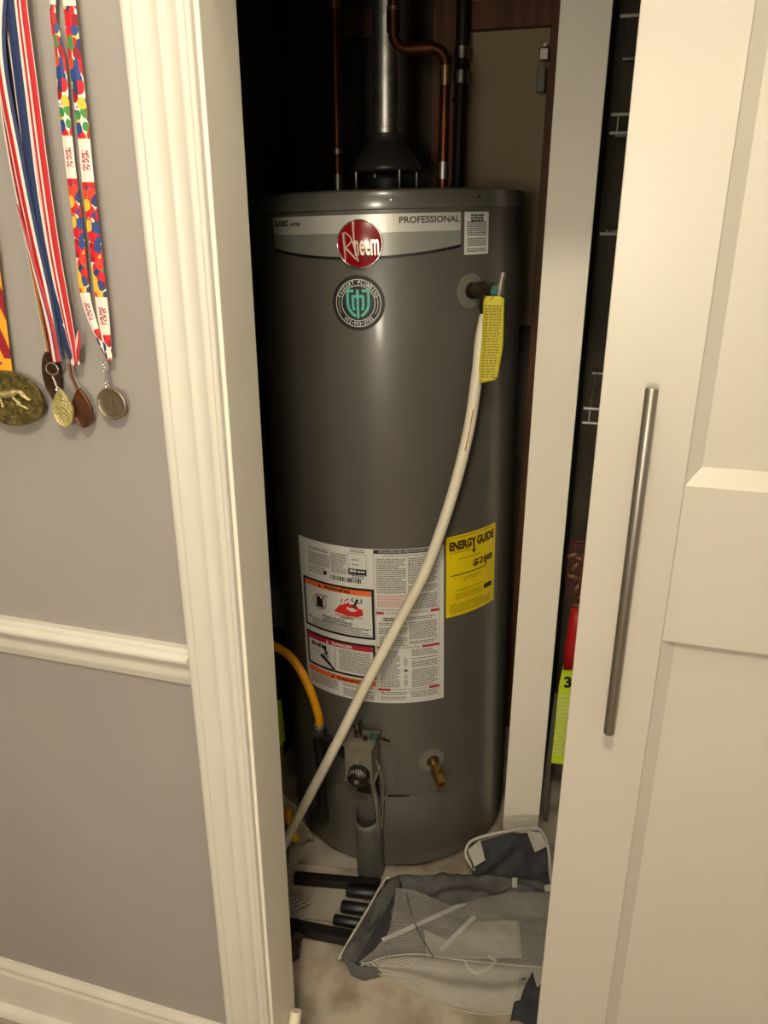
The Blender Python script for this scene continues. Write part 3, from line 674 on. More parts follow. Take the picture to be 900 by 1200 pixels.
YE = .735; Rx = at(519, 200, YE).x; Ex = at(461, 40, YE).x; zt = at(490, 57, YE).z
def elbow(cx, cz, sx, sz, r=.028, y=YE): return [(cx+sx*r*(1-math.sin(t)), y, cz+sz*r*(1-math.cos(t))) for t in [k*math.pi/2/6 for k in range(7)]]
e1 = [(Rx-.028+.028*math.cos(t), YE, zt-.028+.028*math.sin(t)) for t in [k*math.pi/12 for k in range(7)]]
e2 = [(Ex+.028-.028*math.sin(t), YE, zt+.028-.028*math.cos(t)) for t in [k*math.pi/12 for k in range(7)]]
pts = [(Rx, YE, 1.508)]+e1+e2+[(Ex, YE, ZC-.01)]
pipe_thing('water_pipe', pts, .0100, 'copper water pipe with two elbows crossing before the flue', M['copper'],
    [((Rx, YE, 1.508), (Rx, YE, 1.512), .012, M['steel']), ((Rx, YE, 1.530), (Rx, YE, 1.560), .0118, M['steel']), ((Rx, YE, zt-.062), (Rx, YE, zt-.030), .0125, M['solder']),
     ((Ex+.030, YE, zt), (Ex+.075, YE, zt), .0125, M['copper']), ((Ex, YE, zt+.028), (Ex, YE, zt+.062), .0125, M['copper']), ((Ex, YE, zt+.062), (Ex, YE, zt+.068), .0125, M['solder'])], sm=False)
Gx = at(540, 100, 1.12).x; g1 = at(540, 62, 1.12).z; g2 = at(540, 90, 1.12).z
pipe_thing('gas_pipe', [(Gx, 1.12, .9), (Gx, 1.12, ZC-.01)], .012, 'dark iron pipe with bright fittings behind the tank', M['iron'],
    [((Gx, 1.12, g1-.012), (Gx, 1.12, g1+.012), .016, M['steel']), ((Gx, 1.12, g2-.014), (Gx, 1.12, g2+.012), .018, M['steel']), ((Gx, 1.12, g2-.05), (Gx, 1.12, g2-.042), .019, M['iron'])], sm=False)
Sx = at(636, 60, 1.10)
cx = empty('drop_cable', (Sx.x, 1.13, Sx.z), 'small clip and grey-green hanging tool at the stud by the post', 'tool')
MB().box(-.010, .010, -.004, .012, -.012, .012, .002).build('clip', M['steel'], cx)
MB().box(-.012, .006, -.004, .012, -.075, -.022, .002).build('body', M['greyplas'], cx)
MB().tube([(0, .012, .02), (0, .040, .02)], .004, 8).build('nail', M['steel'], cx)

# ------------------------------------------------------------------ discharge pipe, tag, hose
pv = smoothpath([world_t(VA, 1.290, .038)+Vector((-.001, 0, 0)), at(563, 400, .585), at(559, 440, .575), at(548, 510, .555), at(527, 590, .535), at(499, 668, .505), at(468, 728, .480), at(430, 800, .450), at(390, 880, .440), at(335, 985, .43), at(318, 1018, .42)], 8)
pp = pv[0].copy(); e = empty('discharge_pipe', pp, 'long cream plastic pipe bowing down from the relief valve across the tank', 'pipe')
MB().tube([p-pp for p in pv], .0108, 20).build('pipe', M['pvc'], e, smooth=True, angle=60)
sl = MB()
for u, v, L_ in ((553, 487, .040), (548, 507, .030), (546, 520, .022)):
    i = min(range(len(pv)), key=lambda k: (pv[k]-at(u, v, pv[k].y)).length); p = pv[i]-pp; t = (pv[i+1]-pv[i-1]).normalized()
    sl.tube([p-t*L_/2+Vector((.003, -.0100, 0)), p+t*L_/2+Vector((.003, -.0100, 0))], .0012, 6)
tag(sl.build('torn_wrap', M['r_gold'], e), 'torn brown wrap marks')
sp = empty('pipe_offcut', (-.4285, .066, .118), 'short white plastic tube leaning at the foot of the left jamb', 'tube')
MB().tube([(0, 0, 0), (.004, -.066, -.106)], .0105, 18).build('tube', M['pvc'], sp, smooth=True, angle=60)

T0 = world_t(VA, 1.333, .067)
tg = empty('valve_tag', T0, 'yellow printed tag hanging from the relief valve lever', 'tag')
yT = T0.y-.026
tp = lambda u, v, dy=0.: at(u, v, yT+dy)-T0
EL = [(347, 570), (352, 566.5), (400, 564.5), (430, 561.5), (450, 562)]; ER = [(347, 586), (350, 591), (405, 589.5), (440, 583.5), (446, 581)]
def lerp_e(E_, v):
    for (a, x), (b_, y) in zip(E_, E_[1:]):
        if v <= b_: return x+(y-x)*max(0, v-a)/(b_-a)
    return E_[-1][1]
tz = lambda v: .004*math.sin((v-350)/40)
q = MB(); q.grid([[tp(lerp_e(EL, v)*(1-k/4)+lerp_e(ER, v)*k/4, v-(k if v > 445 else 0), tz(v)) for k in range(5)] for v in [347+k*3.3 for k in range(32)]])
tgo = q.build('card', M['tagy'], tg, smooth=True, angle=180, solid=.0006)
q = MB()
for r_i in range(27):
    v = 358+r_i*3.2; x = 568-(v-360)*.055+.5; xe = 588.5-(v-360)*.085 if v < 405 else 585-(v-405)*.16
    while x < xe-1:
        w_ = random.uniform(1.5, 5); x2 = min(x+w_, xe); q.add([tp(*p, tz(p[1])-.0012) for p in ((x, v), (x2, v-.3), (x2, v+1.5), (x, v+1.8))], [(0, 1, 2, 3)]); x = x2+.9
q.build('fine_print', M['tagink'], tgo)['kind'] = 'stuff'
MB().tube(smoothpath([tp(574, 352, -.001), tp(578, 348, -.003), tp(581, 345, .006), tp(580, 350, .011)], 4), .0008, 6).build('tie', M['steel'], tg)

hp = smoothpath([at(374, 850, .525), at(373, 838, .525), at(362, 806, .53), at(345, 775, .545), at(325, 759, .57), at(305, 752, .60), (-.745, .62, .50), (-.775, .60, .36), (-.765, .57, .20), (-.73, .555, .10), at(335, 951, .54), at(338, 958, .52), (-.61, .50, .06)], 8)
h0 = hp[0].copy(); e = empty('gas_hose', h0, 'bright yellow flexible gas hose curving in from the left jamb', 'hose')
MB().tube([p-h0 for p in hp], .0098, 16).build('hose', M['hose'], e, smooth=True, angle=60)
q = MB().lathe([(0, .006), (.010, .006), (.012, .003), (.012, -.006), (.009, -.008), (.009, -.014), (.013, -.015), (.013, -.027), (.010, -.029), (.015, -.030), (.015, -.036), (0, -.036)], 8)
q.build('connector', M['alum'], e, smooth=True, angle=30)
gl = h0+Vector((0, 0, -.036))
gvw = Matrix.Translation((TX, TY, 0)) @ Matrix.Rotation(-AT, 4, 'Y') @ lo(-.031, .362, .042)
e = empty('gas_branch', gl, 'black iron gas fitting joining the hose to the control valve', 'pipe')
q = MB(); q.tube([(0, 0, 0), (0, 0, -.055)], .012, 14); q.tube([(0, 0, -.012), (0, 0, -.03)], .016, 8); q.build('nipple', M['iron'], e, smooth=True, angle=35)
kx = gvw-gl; q = MB(); q.tube([(0, 0, kx.z), kx], .0115, 14); q.tube([(-.012, 0, kx.z), (.012, 0, kx.z)], .017, 14); q.tube([kx*.72, kx*.95], .016, 6); q.build('elbow', M['iron'], e, smooth=True, angle=35)
MB().tube([(0, 0, -.05), (0, 0, -.20), (0, 0, -.2001), (0, 0, -.225)], [.011, .011, .015, .015], 14).build('drip_leg', M['iron'], e, smooth=True, angle=35)

# ------------------------------------------------------------------ things left of the tank
q = MB().box(-.018, .022, -.03, .03, 0, .43, .002); o = q.build('card_box', M['navybox']); o.location = (-.815, .88, 0); tag(o, 'dark narrow box standing against the left closet wall', 'box')
g = at(316, 622, .80)
o = MB().box(-.03, .03, -.04, .04, 0, .12, .003).build('storage_box', M['bluegrey']); o.location = (-.795, .88, .43); tag(o, 'blue-grey small box showing beside the left jamb at mid height', 'box')
g = at(326, 880, .62)
e = empty('green_packet', (g.x+.002, .62, 0), 'lime green packet standing behind the jamb under the yellow hose', 'packet')
q = MB(); z1 = at(326, 820, .62).z; z0 = at(326, 872, .62).z
q.add([(-.03, -.012, z0), (.014, -.012, z0+.008), (.012, -.004, z1), (-.03, -.004, z1-.02), (-.03, .012, z0), (.014, .012, z0+.008), (.012, .004, z1), (-.03, .004, z1-.02)], [(0, 1, 2, 3), (5, 4, 7, 6), (0, 4, 5, 1), (1, 5, 6, 2), (2, 6, 7, 3), (3, 7, 4, 0)])
q.build('wrapper', M['lime'], e)
MB().box(-.028, .010, -.010, .010, .0, z0+.002, .003).build('box_base', M['beige'], e)
g = at(345, 850, .70)
# pale plastic sheet/tarp and bucket at lower left
def coons(top, bot, nu, nv, zf=None, uvs=1.0, left=None, right=None):
    def res(p, n):
        p = [Vector(x) for x in p]; L = [0]
        for i in range(len(p)-1): L.append(L[-1]+(p[i+1]-p[i]).length)
        out = []
        for k in range(n+1):
            s = L[-1]*k/n; i = max(j for j in range(len(p)-1) if L[j] <= s+1e-9); t = (s-L[i])/max(L[i+1]-L[i], 1e-9); out.append(p[i].lerp(p[i+1], min(t, 1)))
        return out
    T, B = res(top, nu), res(bot, nu); Lf = res(left or [T[0], B[0]], nv); Rt = res(right or [T[-1], B[-1]], nv)
    rows, uv = [], []
    for j in range(nv+1):
        t = j/nv; r = []; u_ = []
        for i in range(nu+1):
            s = i/nu
            p = T[i]*(1-t)+B[i]*t+Lf[j]*(1-s)+Rt[j]*s-(T[0]*(1-s)*(1-t)+T[-1]*s*(1-t)+B[0]*(1-s)*t+B[-1]*s*t)
            if zf: p = p+Vector((0, 0, zf(s, t, p)))
            r.append(p); u_.append((p.x*uvs, p.y*uvs))
        rows.append(r); uv.append(u_)
    return rows, uv
def nz(p, s, seed=0): return noise.noise(Vector((p.x*s+seed, p.y*s, seed*1.3)))
r, u = coons([fl(328, 925, .12), fl(346, 944, .09)], [fl(326, 985, .01), fl(370, 989, .004)], 12, 12, lambda s, t, p: .012*nz(p, 40, 3)+.012*math.sin(s*9)*t)
o = MB().grid(r).build('plastic_sheet', M['pale'], smooth=True, angle=180, solid=.002); tag(o, 'crumpled pale plastic sheet leaning by the foot of the tank at left', 'sheet')
g = fl(320, 1012, 0)
e = empty('plant_pot', (g.x, g.y+.01, 0), 'dark round pot with a pale rim beside the left jamb', 'pot')
MB().lathe([(.030, .0), (.034, .0), (.046, .072), (.043, .072), (.032, .006), (0, .006)], 32).build('pot', M['greyplas'], e, smooth=True)
MB().tube([(.046*math.cos(k*math.pi/16), .046*math.sin(k*math.pi/16), .073) for k in range(33)], .002, 8).build('rim', M['patch'], e, smooth=True)
# lattice basket piece
c = fl(332, 1068, .01)
q = MB()
for k in range(-4, 5):
    for s_ in (1, -1):
        q.tube([(k*.014-.03, -.03*s_, 0), (k*.014+.03, .03*s_, 0)], .0022, 6)
q.tube([(.066, -.03, 0), (.066, .03, 0)], .002, 6)
o = q.build('lattice_mat', M['patch'], smooth=True); o.location = (c.x-.035, c.y+.01, .012); tag(o, 'white diagonal plastic lattice piece between the black rails', 'lattice')
q = MB(); rows, u = coons([fl(328, 1100, .01), fl(356, 1096, .006)], [fl(328, 1128, .01), fl(350, 1130, .006)], 10, 8, lambda s, t, p: .010+.012*nz(p, 90, 5))
o = MB().grid(rows).build('crumpled_paper', M['brown'], smooth=False, solid=.0015); tag(o, 'crumpled brown paper scrap on the floor beside the jamb', 'paper')
# pale board on the floor and the black rail frame
q = MB(); p_ = [fl(372, 1033, 0), fl(430, 1040, 0), fl(420, 1085, 0), fl(358, 1078, 0)]
q.add([Vector((v.x, v.y, .001)) for v in p_]+[Vector((v.x, v.y, .005)) for v in p_], [(3, 2, 1, 0), (4, 5, 6, 7), (0, 1, 5, 4), (1, 2, 6, 5), (2, 3, 7, 6), (3, 0, 4, 7)])
o = q.build('floor_board', M['paper']); tag(o, 'off-white flat board lying between the two black rails', 'board')
q = MB(); p_ = [fl(366, 988, 0), fl(425, 1008, 0), fl(418, 1020, 0), fl(350, 1012, 0)]
q.add([Vector((v.x, v.y, .001)) for v in p_]+[Vector((v.x, v.y, .004)) for v in p_], [(3, 2, 1, 0), (4, 5, 6, 7), (0, 1, 5, 4), (1, 2, 6, 5), (2, 3, 7, 6), (3, 0, 4, 7)])
o = q.build('floor_board', M['paper']); tag(o, 'thin pale strip of board on the floor under the tank front', 'board')
e = empty('folding_rack', (-.47, .42, 0), 'black metal frame with rollers lying on the closet floor by the tote', 'rack')
def barp(a, b, w_, z0, z1):
    a, b = Vector(a), Vector(b); d_ = (b-a).normalized(); n_ = Vector((-d_.y, d_.x, 0))*w_/2; o0 = Vector((-.47, .42, 0)); q = MB()
    pts = [a-n_, b-n_, b+n_, a+n_]; q.add([Vector((p.x, p.y, z0))-o0 for p in pts]+[Vector((p.x, p.y, z1))-o0 for p in pts], [(3, 2, 1, 0), (4, 5, 6, 7), (0, 1, 5, 4), (1, 2, 6, 5), (2, 3, 7, 6), (3, 0, 4, 7)])
    return q
barp(fl(345, 1024, .03), fl(446, 1033, .03), .018, .006, .030).build('rail', M['blackm'], e)
barp(fl(332, 1079, .03), fl(412, 1095, .03), .022, .006, .030).build('rail', M['blackm'], e)
for (u0, v0, u1, v1, rr) in ((406, 1044, 444, 1048, .0125), (400, 1062, 436, 1067, .0135), (391, 1077, 424, 1083, .011)):
    a, b_ = fl(u0, v0, .02)-Vector((-.47, .42, 0)), fl(u1, v1, .02)-Vector((-.47, .42, 0)); dd = (b_-a).normalized()
    MB().tube([a, a+dd*.003, b_-dd*.003, b_], [rr*.85, rr, rr, rr*.85], 18).build('roller', M['blackm'], e, smooth=True, angle=40)

# ------------------------------------------------------------------ collapsed laundry tote of fabric and net
LH = Vector((-.22, .45, 0)); lh = empty('laundry_tote', LH, 'collapsed charcoal laundry tote with white net side on the floor', 'laundry bag')
def W(p): return Vector(p)-LH
def sheet(name, m, top, bot, zf, nu=36, nv=24, left=None, right=None, solid=.0012, label=None, par=None):
    T = [W(p) for p in top]; B = [W(p) for p in bot]
    r, u = coons(T, B, nu, nv, zf, 1.0, [W(p) for p in left] if left else None, [W(p) for p in right] if right else None)
    o = MB().grid(r, u).build(name, m, par or lh, smooth=True, angle=180, solid=solid)
    if label: tag(o, label)
    return o
# back fabric panel, rolled along the tank
sheet('fabric_panel', M['greyfab'], [fl(452, 1030, .035), fl(470, 1026, .05), fl(520, 1024, .05), fl(560, 1026, .055), fl(600, 1030, .055), fl(650, 1035, .045)],
      [fl(445, 1085, .012), fl(500, 1085, .01), fl(580, 1075, .01), fl(655, 1075, .01)], lambda s, t, p: .014*math.sin(t*10+s*4+2*nz(p, 8, 5))*math.sin(t*3.1)+.030*nz(p, 16, 2)*math.sin(t*3.1)+.008*nz(p, 45, 4), 60, 36)
# folded-over left end: outer face, inner face
sheet('end_fold', M['greyfab'], [fl(399, 1119, .028), fl(430, 1068, .045), fl(456, 1030, .058)], [fl(412, 1143, .004), fl(436, 1092, .030), fl(470, 1034, .052)],
      lambda s, t, p: .010*math.sin(t*3.14)*math.sin(s*7+1)+.014*nz(p, 28, 7)*math.sin(t*3.14), 40, 18)
sheet('end_fold', M['darkfab'], [fl(412, 1143, .004), fl(436, 1092, .030), fl(470, 1034, .052)], [fl(440, 1146, .002), fl(456, 1100, .012), fl(478, 1052, .02)],
      lambda s, t, p: -.006*math.sin(t*3.14)+.004*nz(p, 30, 9), 30, 14)
sheet('bottom_fold', M['greyfab'], [fl(399, 1119, .028), fl(420, 1131, .018), fl(446, 1135, .012)], [fl(414, 1144, .002), fl(428, 1150, .001), fl(447, 1144, .001)],
      lambda s, t, p: .003*nz(p, 30, 9), 16, 10)
MB().tube([W(p) for p in smoothpath([fl(400, 1122, .024), fl(399, 1119, .029), fl(430, 1067, .047), fl(450, 1032, .058), fl(457, 1029, .058)], 6)], .0026, 8).build('piping', M['piping'], lh, smooth=True)
# dark lining under the net
sheet('lining', M['darkfab'], [fl(470, 1050, .012), fl(560, 1060, .012), fl(655, 1055, .012)], [fl(430, 1130, .004), fl(560, 1135, .004), fl(640, 1135, .004)],
      lambda s, t, p: .005*nz(p, 20, 12), 30, 20)
sheet('fabric_flap', M['darkfab'], [fl(612, 1128, .022), fl(640, 1120, .022)], [fl(598, 1196, .004), fl(640, 1206, .004)], lambda s, t, p: .006*nz(p, 40, 21)+.004*math.sin(s*8), 14, 20)
# white straps and pockets seen through the net
def strap(pts, w_, m='piping', nm='strap'):
    P = [W(p) for p in smoothpath(pts, 5)]; rows = [[], []]
    for i, p in enumerate(P):
        t = (P[min(i+1, len(P)-1)]-P[max(i-1, 0)]).normalized(); n_ = Vector((-t.y, t.x, 0))*w_/2; rows[0].append(p-n_); rows[1].append(p+n_)
    return MB().grid(rows).build(nm, M[m], lh, solid=.001)
strap([fl(448, 1102, .025), fl(490, 1083, .033), fl(530, 1065, .035), (fl(545, 1058, .035))], .010, 'white')
strap([fl(516, 1114, .026), fl(540, 1090, .031), fl(556, 1074, .031)], .010, 'white')
strap([fl(540, 1118, .018), fl(556, 1140, .02), fl(580, 1128, .022), fl(572, 1120, .02)], .006, 'white')
sheet('inner_pocket', M['patch'], [fl(497, 1090, .026), fl(530, 1104, .024), fl(556, 1078, .03), fl(608, 1080, .03)], [fl(500, 1122, .02), fl(545, 1124, .02), fl(612, 1122, .02)], lambda s, t, p: .006*nz(p, 30, 31), 24, 14)
# net sheets
sheet('net_side', M['net'], [fl(464, 1040, .052), fl(488, 1044, .050), fl(530, 1062, .040), fl(560, 1053, .044), fl(600, 1045, .05), fl(650, 1046, .05)],
      [fl(420, 1128, .016), fl(470, 1118, .034), fl(530, 1124, .036), fl(590, 1130, .036), fl(650, 1133, .03)],
      lambda s, t, p: .012*math.sin(math.pi*t)*(.4+1.2*nz(p, 14, 41))+.005*nz(p, 40, 42)*math.sin(math.pi*t), 60, 30, solid=0,
      left=[fl(464, 1040, .052), fl(461, 1068, .046), fl(456, 1092, .036), fl(438, 1115, .022), fl(420, 1128, .016)])
sheet('net_side', M['net2'], [fl(420, 1130, .014), fl(470, 1117, .028), fl(530, 1122, .03), fl(590, 1127, .03), fl(628, 1128, .028)],
      [fl(428, 1134, .004), fl(470, 1152, .003), fl(520, 1176, .003), fl(560, 1187, .003), fl(604, 1187, .003)],
      lambda s, t, p: .008*math.sin(math.pi*t)*(1+.9*math.sin(t*9+s*2))*.8+.004*nz(p, 30, 51), 60, 30, solid=0)
sheet('net_corner', M['net2'], [fl(622, 1130, .03), fl(650, 1128, .03)], [fl(630, 1160, .01), fl(650, 1166, .01)], None, 8, 8, solid=0)
MB().tube([W(p) for p in smoothpath([fl(476, 1046, .055), fl(482, 1070, .055), fl(492, 1094, .052), fl(508, 1122, .044)], 6)], .0016, 6).build('seam', M['ink'], lh, smooth=True)
MB().tube([W(p) for p in smoothpath([fl(420, 1133, .012), fl(450, 1122, .034), fl(490, 1118, .040), fl(540, 1125, .040), fl(600, 1131, .040), fl(645, 1134, .034)], 6)], .0012, 6).build('hem', M['piping'], lh, smooth=True)
MB().tube([W(p) for p in smoothpath([fl(428, 1135, .005), fl(470, 1153, .004), fl(520, 1177, .004), fl(560, 1188, .004), fl(604, 1188, .004)], 6)], .0012, 6).build('hem', M['piping'], lh, smooth=True)
# upright rounded frame flap leaning at the post
fr = [fl(556, 1020, .035), fl(547, 1006, .05), fl(546, 996, .06), fl(552, 986, .075), fl(570, 979, .085), fl(600, 973, .095), fl(625, 970, .10), fl(634, 974, .098), fl(640, 985, .085), fl(644, 1005, .065), fl(646, 1040, .04)]
MB().tube([W(p) for p in smoothpath(fr, 6)], .0036, 10).build('rim_wire', M['piping'], lh, smooth=True)
sheet('flap_fabric', M['darkfab'], [fl(550, 995, .06), fl(556, 987, .074), fl(600, 975, .092), fl(630, 974, .096), fl(640, 988, .085)], [fl(556, 1030, .04), fl(580, 1034, .035), fl(610, 1040, .035), fl(645, 1045, .035)],
      lambda s, t, p: .016*math.sin(math.pi*t)*math.sin(s*9+t*6)+.008*nz(p, 35, 61)-.004, 40, 28)
for q4 in ([fl(549, 996, .068), fl(563, 984, .082), fl(569, 1008, .062), fl(556, 1016, .050)], [fl(617, 974, .100), fl(634, 976, .102), fl(641, 992, .088), fl(627, 999, .083)]):
    q = MB(); q.add([W(p)+Vector((0, -.004, .004)) for p in q4], [(0, 1, 2, 3)]); q.build('corner_patch', M['patch'], lh, solid=.002)
q = MB(); q.add([W(p) for p in (fl(600, 1029, .066), fl(606, 1029, .066), fl(606, 1040, .064), fl(600, 1040, .064))], [(0, 1, 2, 3)]); q.build('loop_tab', M['piping'], lh, solid=.002)
q = MB(); q.add([W(p) for p in (fl(638, 1038, .062), fl(646, 1036, .062), fl(646, 1044, .06), fl(639, 1045, .06))], [(0, 1, 2, 3)]); q.build('loop_tab', M['piping'], lh, solid=.002)

# ------------------------------------------------------------------ right closet: wire shelves, pecan bag, neon card
for (z, lip, y0, lab) in ((at(725, 19, .77).z, 0, .77, 'topmost white wire shelf in the dark gap by the door'), (at(725, 134, .77).z, 1, .77, 'double-lipped white wire shelf high in the gap by the door'),
                 (at(715, 274, .77).z, 0, .77, 'single-wire white shelf in the middle of the dark gap'), (at(692, 479, .77).z, 1, .77, 'lowest white wire shelf above the pecan bag')):
    e = empty('wire_shelf', (.42, y0, z), lab, 'shelf', 'wire shelves in the right closet')
    x0, x1 = -.462, .46
    q = MB().tube([(x0, 0, 0), (x1, 0, 0)], .003, 8)
    lz = -(.030)
    if lip: q.tube([(x0, 0, lz), (x1, 0, lz)], .0028, 8)
    q.tube([(x0+.002, .40, 0), (x1, .40, 0)], .003, 8)
    q.build('rail_wire', M['wire'], e, smooth=True)
    q = MB()
    for k in range(36):
        x = x0+.013+k*.0255; q.tube([(x, .0, .002), (x, .40, .002)], .0014, 6)
        if lip: q.tube([(x, -.001, .002), (x, -.001, lz)], .0014, 6)
    o = q.build('cross_wire', M['wire'], e, smooth=True); o['kind'] = 'stuff'
YB = .775
B0 = at(678, 637, YB); e = empty('nut_bag', B0, 'red net bag of pecans hanging in the dark gap by the door', 'bag')
def BQ(u, v, y=YB): return at(u, v, y)-B0
prf = [(637, .022), (648, .030), (665, .032), (685, .026), (703, .016), (718, .010), (735, .008)]
q = MB(); rows = []; uvr = []
for v, r_ in prf:
    c = BQ(681-(v-637)*.10, v); rows.append([c+Vector((r_*math.cos(k*math.pi/10), r_*.55*math.sin(k*math.pi/10), 0)) for k in range(21)]); uvr.append([(k*.0045, v*.001) for k in range(21)])
MB().grid(rows, uvr).build('net', M['rednet'], e, smooth=True)
zs_ = at(692, 479, .77).z-B0.z-.03; MB().tube([rows[0][2], (rows[0][2].x, -.003, zs_)], .0012, 6).build('hanging_cord', M['redmesh'], e)
MB().tube(smoothpath([rows[0][k] for k in range(0, 21, 2)], 3), .0018, 6).build('net_hem', M['redmesh'], e, smooth=True)
q = MB(); rows = []
for v, x0, x1 in ((738, 665, 684), (760, 662, 680), (785, 660, 677)):
    rows.append([BQ(x0, v, YB-.002), BQ((x0+x1)/2, v, YB-.006), BQ(x1+6, v, YB-.002)])
MB().grid([[BQ(669, 712), BQ(675, 712), BQ(684, 712)]]+rows).build('ribbon', M['redrib'], e, smooth=True, solid=.001)
for k, (u, v, an) in enumerate(((668, 651, 60), (677, 655, 110), (685, 650, 80), (671, 664, 30), (680, 668, 15), (688, 662, 70), (669, 676, 100), (678, 679, 20), (684, 688, 60), (673, 690, 15), (679, 700, 70), (675, 710, 95))):
    c = at(u+3, v, YB-.012+.005*(k % 3)); bm = bmesh.new(); bmesh.ops.create_icosphere(bm, subdivisions=2, radius=1)
    for vt in bm.verts:
        x, y, z = vt.co; tp_ = 1-.25*abs(z)**2; vt.co = Vector((x*.0062*tp_, y*.006*tp_, z*.0135))
    m_ = Matrix.Rotation(math.radians(an), 4, 'Y')
    o = MB().bm(bm, m_).build('pecan', M['pecan'], smooth=True, angle=180); o.location = c
    tag(o, 'brown pecan inside the red net bag beside the door', 'nut', 'pecans in the red net bag')
Yn = .785
N0 = at(660, 785, Yn); e = empty('neon_card', N0, 'neon yellow-green card hanging below the pecan bag by the door', 'card')
q = MB(); qq = [(660, 778), (672, 778), (670, 792), (690, 792), (690, 897), (646, 893), (655, 810), (654, 803)]
q.add([at(u, v, Yn)-N0 for u, v in ((655, 803), (661, 776), (690, 778), (690, 899), (646, 894))], [(0, 1, 2, 3, 4)]); q.build('card', M['neon'], e, solid=.001)
q = MB(); vs, fs = fit2d('3', 0, 1, 0, 1, .04)
def NP(x, y): return at(661+x*9, 806-y*13, Yn-.0015)-N0
q.add([NP(x, y) for x, y in vs], fs); q.build('mark', M['black'], e)
q = MB(); rowsn = MB()
for k in range(16):
    v = 815+k*4.6; x = 655-(v-815)*.09
    while x < 672: w_ = random.uniform(2, 5); rowsn.add([at(p[0], p[1], Yn-.0014)-N0 for p in ((x, v), (x+w_, v), (x+w_, v+1.6), (x, v+1.6))], [(0, 1, 2, 3)]); x += w_+1.2
rowsn.build('fine_print', M['r_white'], e)['kind'] = 'stuff'
q = MB(); Yg = .80
g0 = at(646, 830, Yg); q = MB()
q.add([at(u, v, y)-g0 for y in (Yg, Yg+.004) for u, v in ((650, 812), (657, 812), (646, 895), (640, 985), (634, 985), (640, 895))], [(0, 1, 2, 3, 4, 5), (11, 10, 9, 8, 7, 6)]+[(i, (i+1) % 6, 6+(i+1) % 6, 6+i) for i in range(6)])
o = q.build('garment_sleeve', M['greyplas']); o.location = g0; tag(o, 'narrow grey plastic strip hanging beside the post below the card', 'strip')

# ------------------------------------------------------------------ medals on the left wall
def ribbon(mb, pts, w_, cols, y, dy=0.0, edge=None):   # pts pixels down the middle, cols list of (fraction, slot)
    P = smoothpath([at(u, v, y+dyy) for u, v, dyy in pts], 6); n = len(P); L_ = 0
    for c, (f0, f1, slot) in enumerate(cols):
        rows = []; uv = []; L_ = 0
        for i, p in enumerate(P):
            if i: L_ += (p-P[i-1]).length
            t = (P[min(i+1, n-1)]-P[max(i-1, 0)]).normalized(); t.y = 0; t.normalize(); s = Vector((t.z, 0, -t.x))
            if s.x < 0: s = -s
            ww = w_[i*(len(w_)-1)//(n-1)] if isinstance(w_, list) else w_
            if isinstance(w_, list):
                x = i*(len(w_)-1)/(n-1); j = min(int(x), len(w_)-2); ww = w_[j]*(1-(x-j))+w_[j+1]*(x-j)
            rows.append([p+s*ww*(f-.5)+Vector((0, -.0015*math.sin(f*3.1), 0)) for f in (f0, (f0+f1)/2, f1)]); uv.append([(f*.016, L_) for f in (f0, (f0+f1)/2, f1)])
        mb.cur = slot; mb.grid(rows, uv)
    return mb
def disc_medal(name, mm, c, pts, th, parent, lift=0.0):    # outline extruded, slightly domed face with raised rim
    n = len(pts); q = MB(); cx_ = sum(p[0] for p in pts)/n; cz_ = sum(p[1] for p in pts)/n
    rings = [(1.0, 0), (1.0, -th), (.94, -th-.0006), (.88, -th+.0004), (.45, -th-.0003)]
    for sc, y in rings: q.v += [(cx_+(p[0]-cx_)*sc+c.x, y+c.y, cz_+(p[1]-cz_)*sc+c.z) for p in pts]
    for j in range(len(rings)-1):
        for i in range(n): q.f.append((j*n+i, j*n+(i+1) % n, (j+1)*n+(i+1) % n, (j+1)*n+i)); q.mi.append(0)
    m0 = (len(rings)-1)*n; q.f += [tuple(range(n))[::-1], tuple(range(m0, m0+n))]; q.mi += [0, 0]
    return q.build(name, mm, parent, smooth=True, angle=50)
ring = lambda r, rz=None, n=36: [(r*math.cos(2*math.pi*k/n), (rz or r)*math.sin(2*math.pi*k/n)) for k in range(n)]
pear = lambda w_, h, n=40: [(w_*math.sin(2*math.pi*k/n)*(1 if math.cos(2*math.pi*k/n) < 0 else (1-.55*math.cos(2*math.pi*k/n)**1.3)), h*math.cos(2*math.pi*k/n)) for k in range(n)]
TOPV = -60
# 1 large bronze medal on orange and maroon chevron ribbon
c = at(14, 467, -.012); e = empty('medal', c, 'large oval bronze medal on the orange and maroon chevron ribbon', 'medal', 'medals hanging on the left wall')
disc_medal('medal_disc', M['m_bronze'], Vector((0, 0, 0)), ring(.0520, .0355), .005, e)
def pulled(pts, h): return MB().tube(pts, h, 8)
q = MB(); q.tube(smoothpath([(-.040, -.007, .004), (-.015, -.009, .006), (.006, -.009, .008), (.020, -.009, .012), (.027, -.008, .006), (.034, -.007, .001)], 4), [.0035]*5+[.0045]*6+[.0030]*5+[.002]*5, 8)
q.tube([(.010, -.009, .004), (.020, -.009, -.004)], .0018, 6); q.tube([(-.01, -.009, .002), (-.008, -.009, -.010)], .0018, 6); q.tube([(.014, -.009, -.004), (.030, -.008, -.010)], .0016, 6)
q.build('relief_figure', M['m_gold'], e, smooth=True)
q = MB()
for k in range(150):
    a = random.uniform(0, 6.28); rr = random.uniform(.1, .86); x, z = .050*rr*math.cos(a), .033*rr*math.sin(a)
    if z > -.004 and z < .010: continue
    q.lathe([(0, .0013), (.0010, .0008), (.0014, 0)], 6, Matrix.Translation((x, -.0052, z)) @ Matrix.Rotation(math.pi/2, 4, 'X'))
q.build('relief_texture', M['m_bronze'], e, smooth=True)
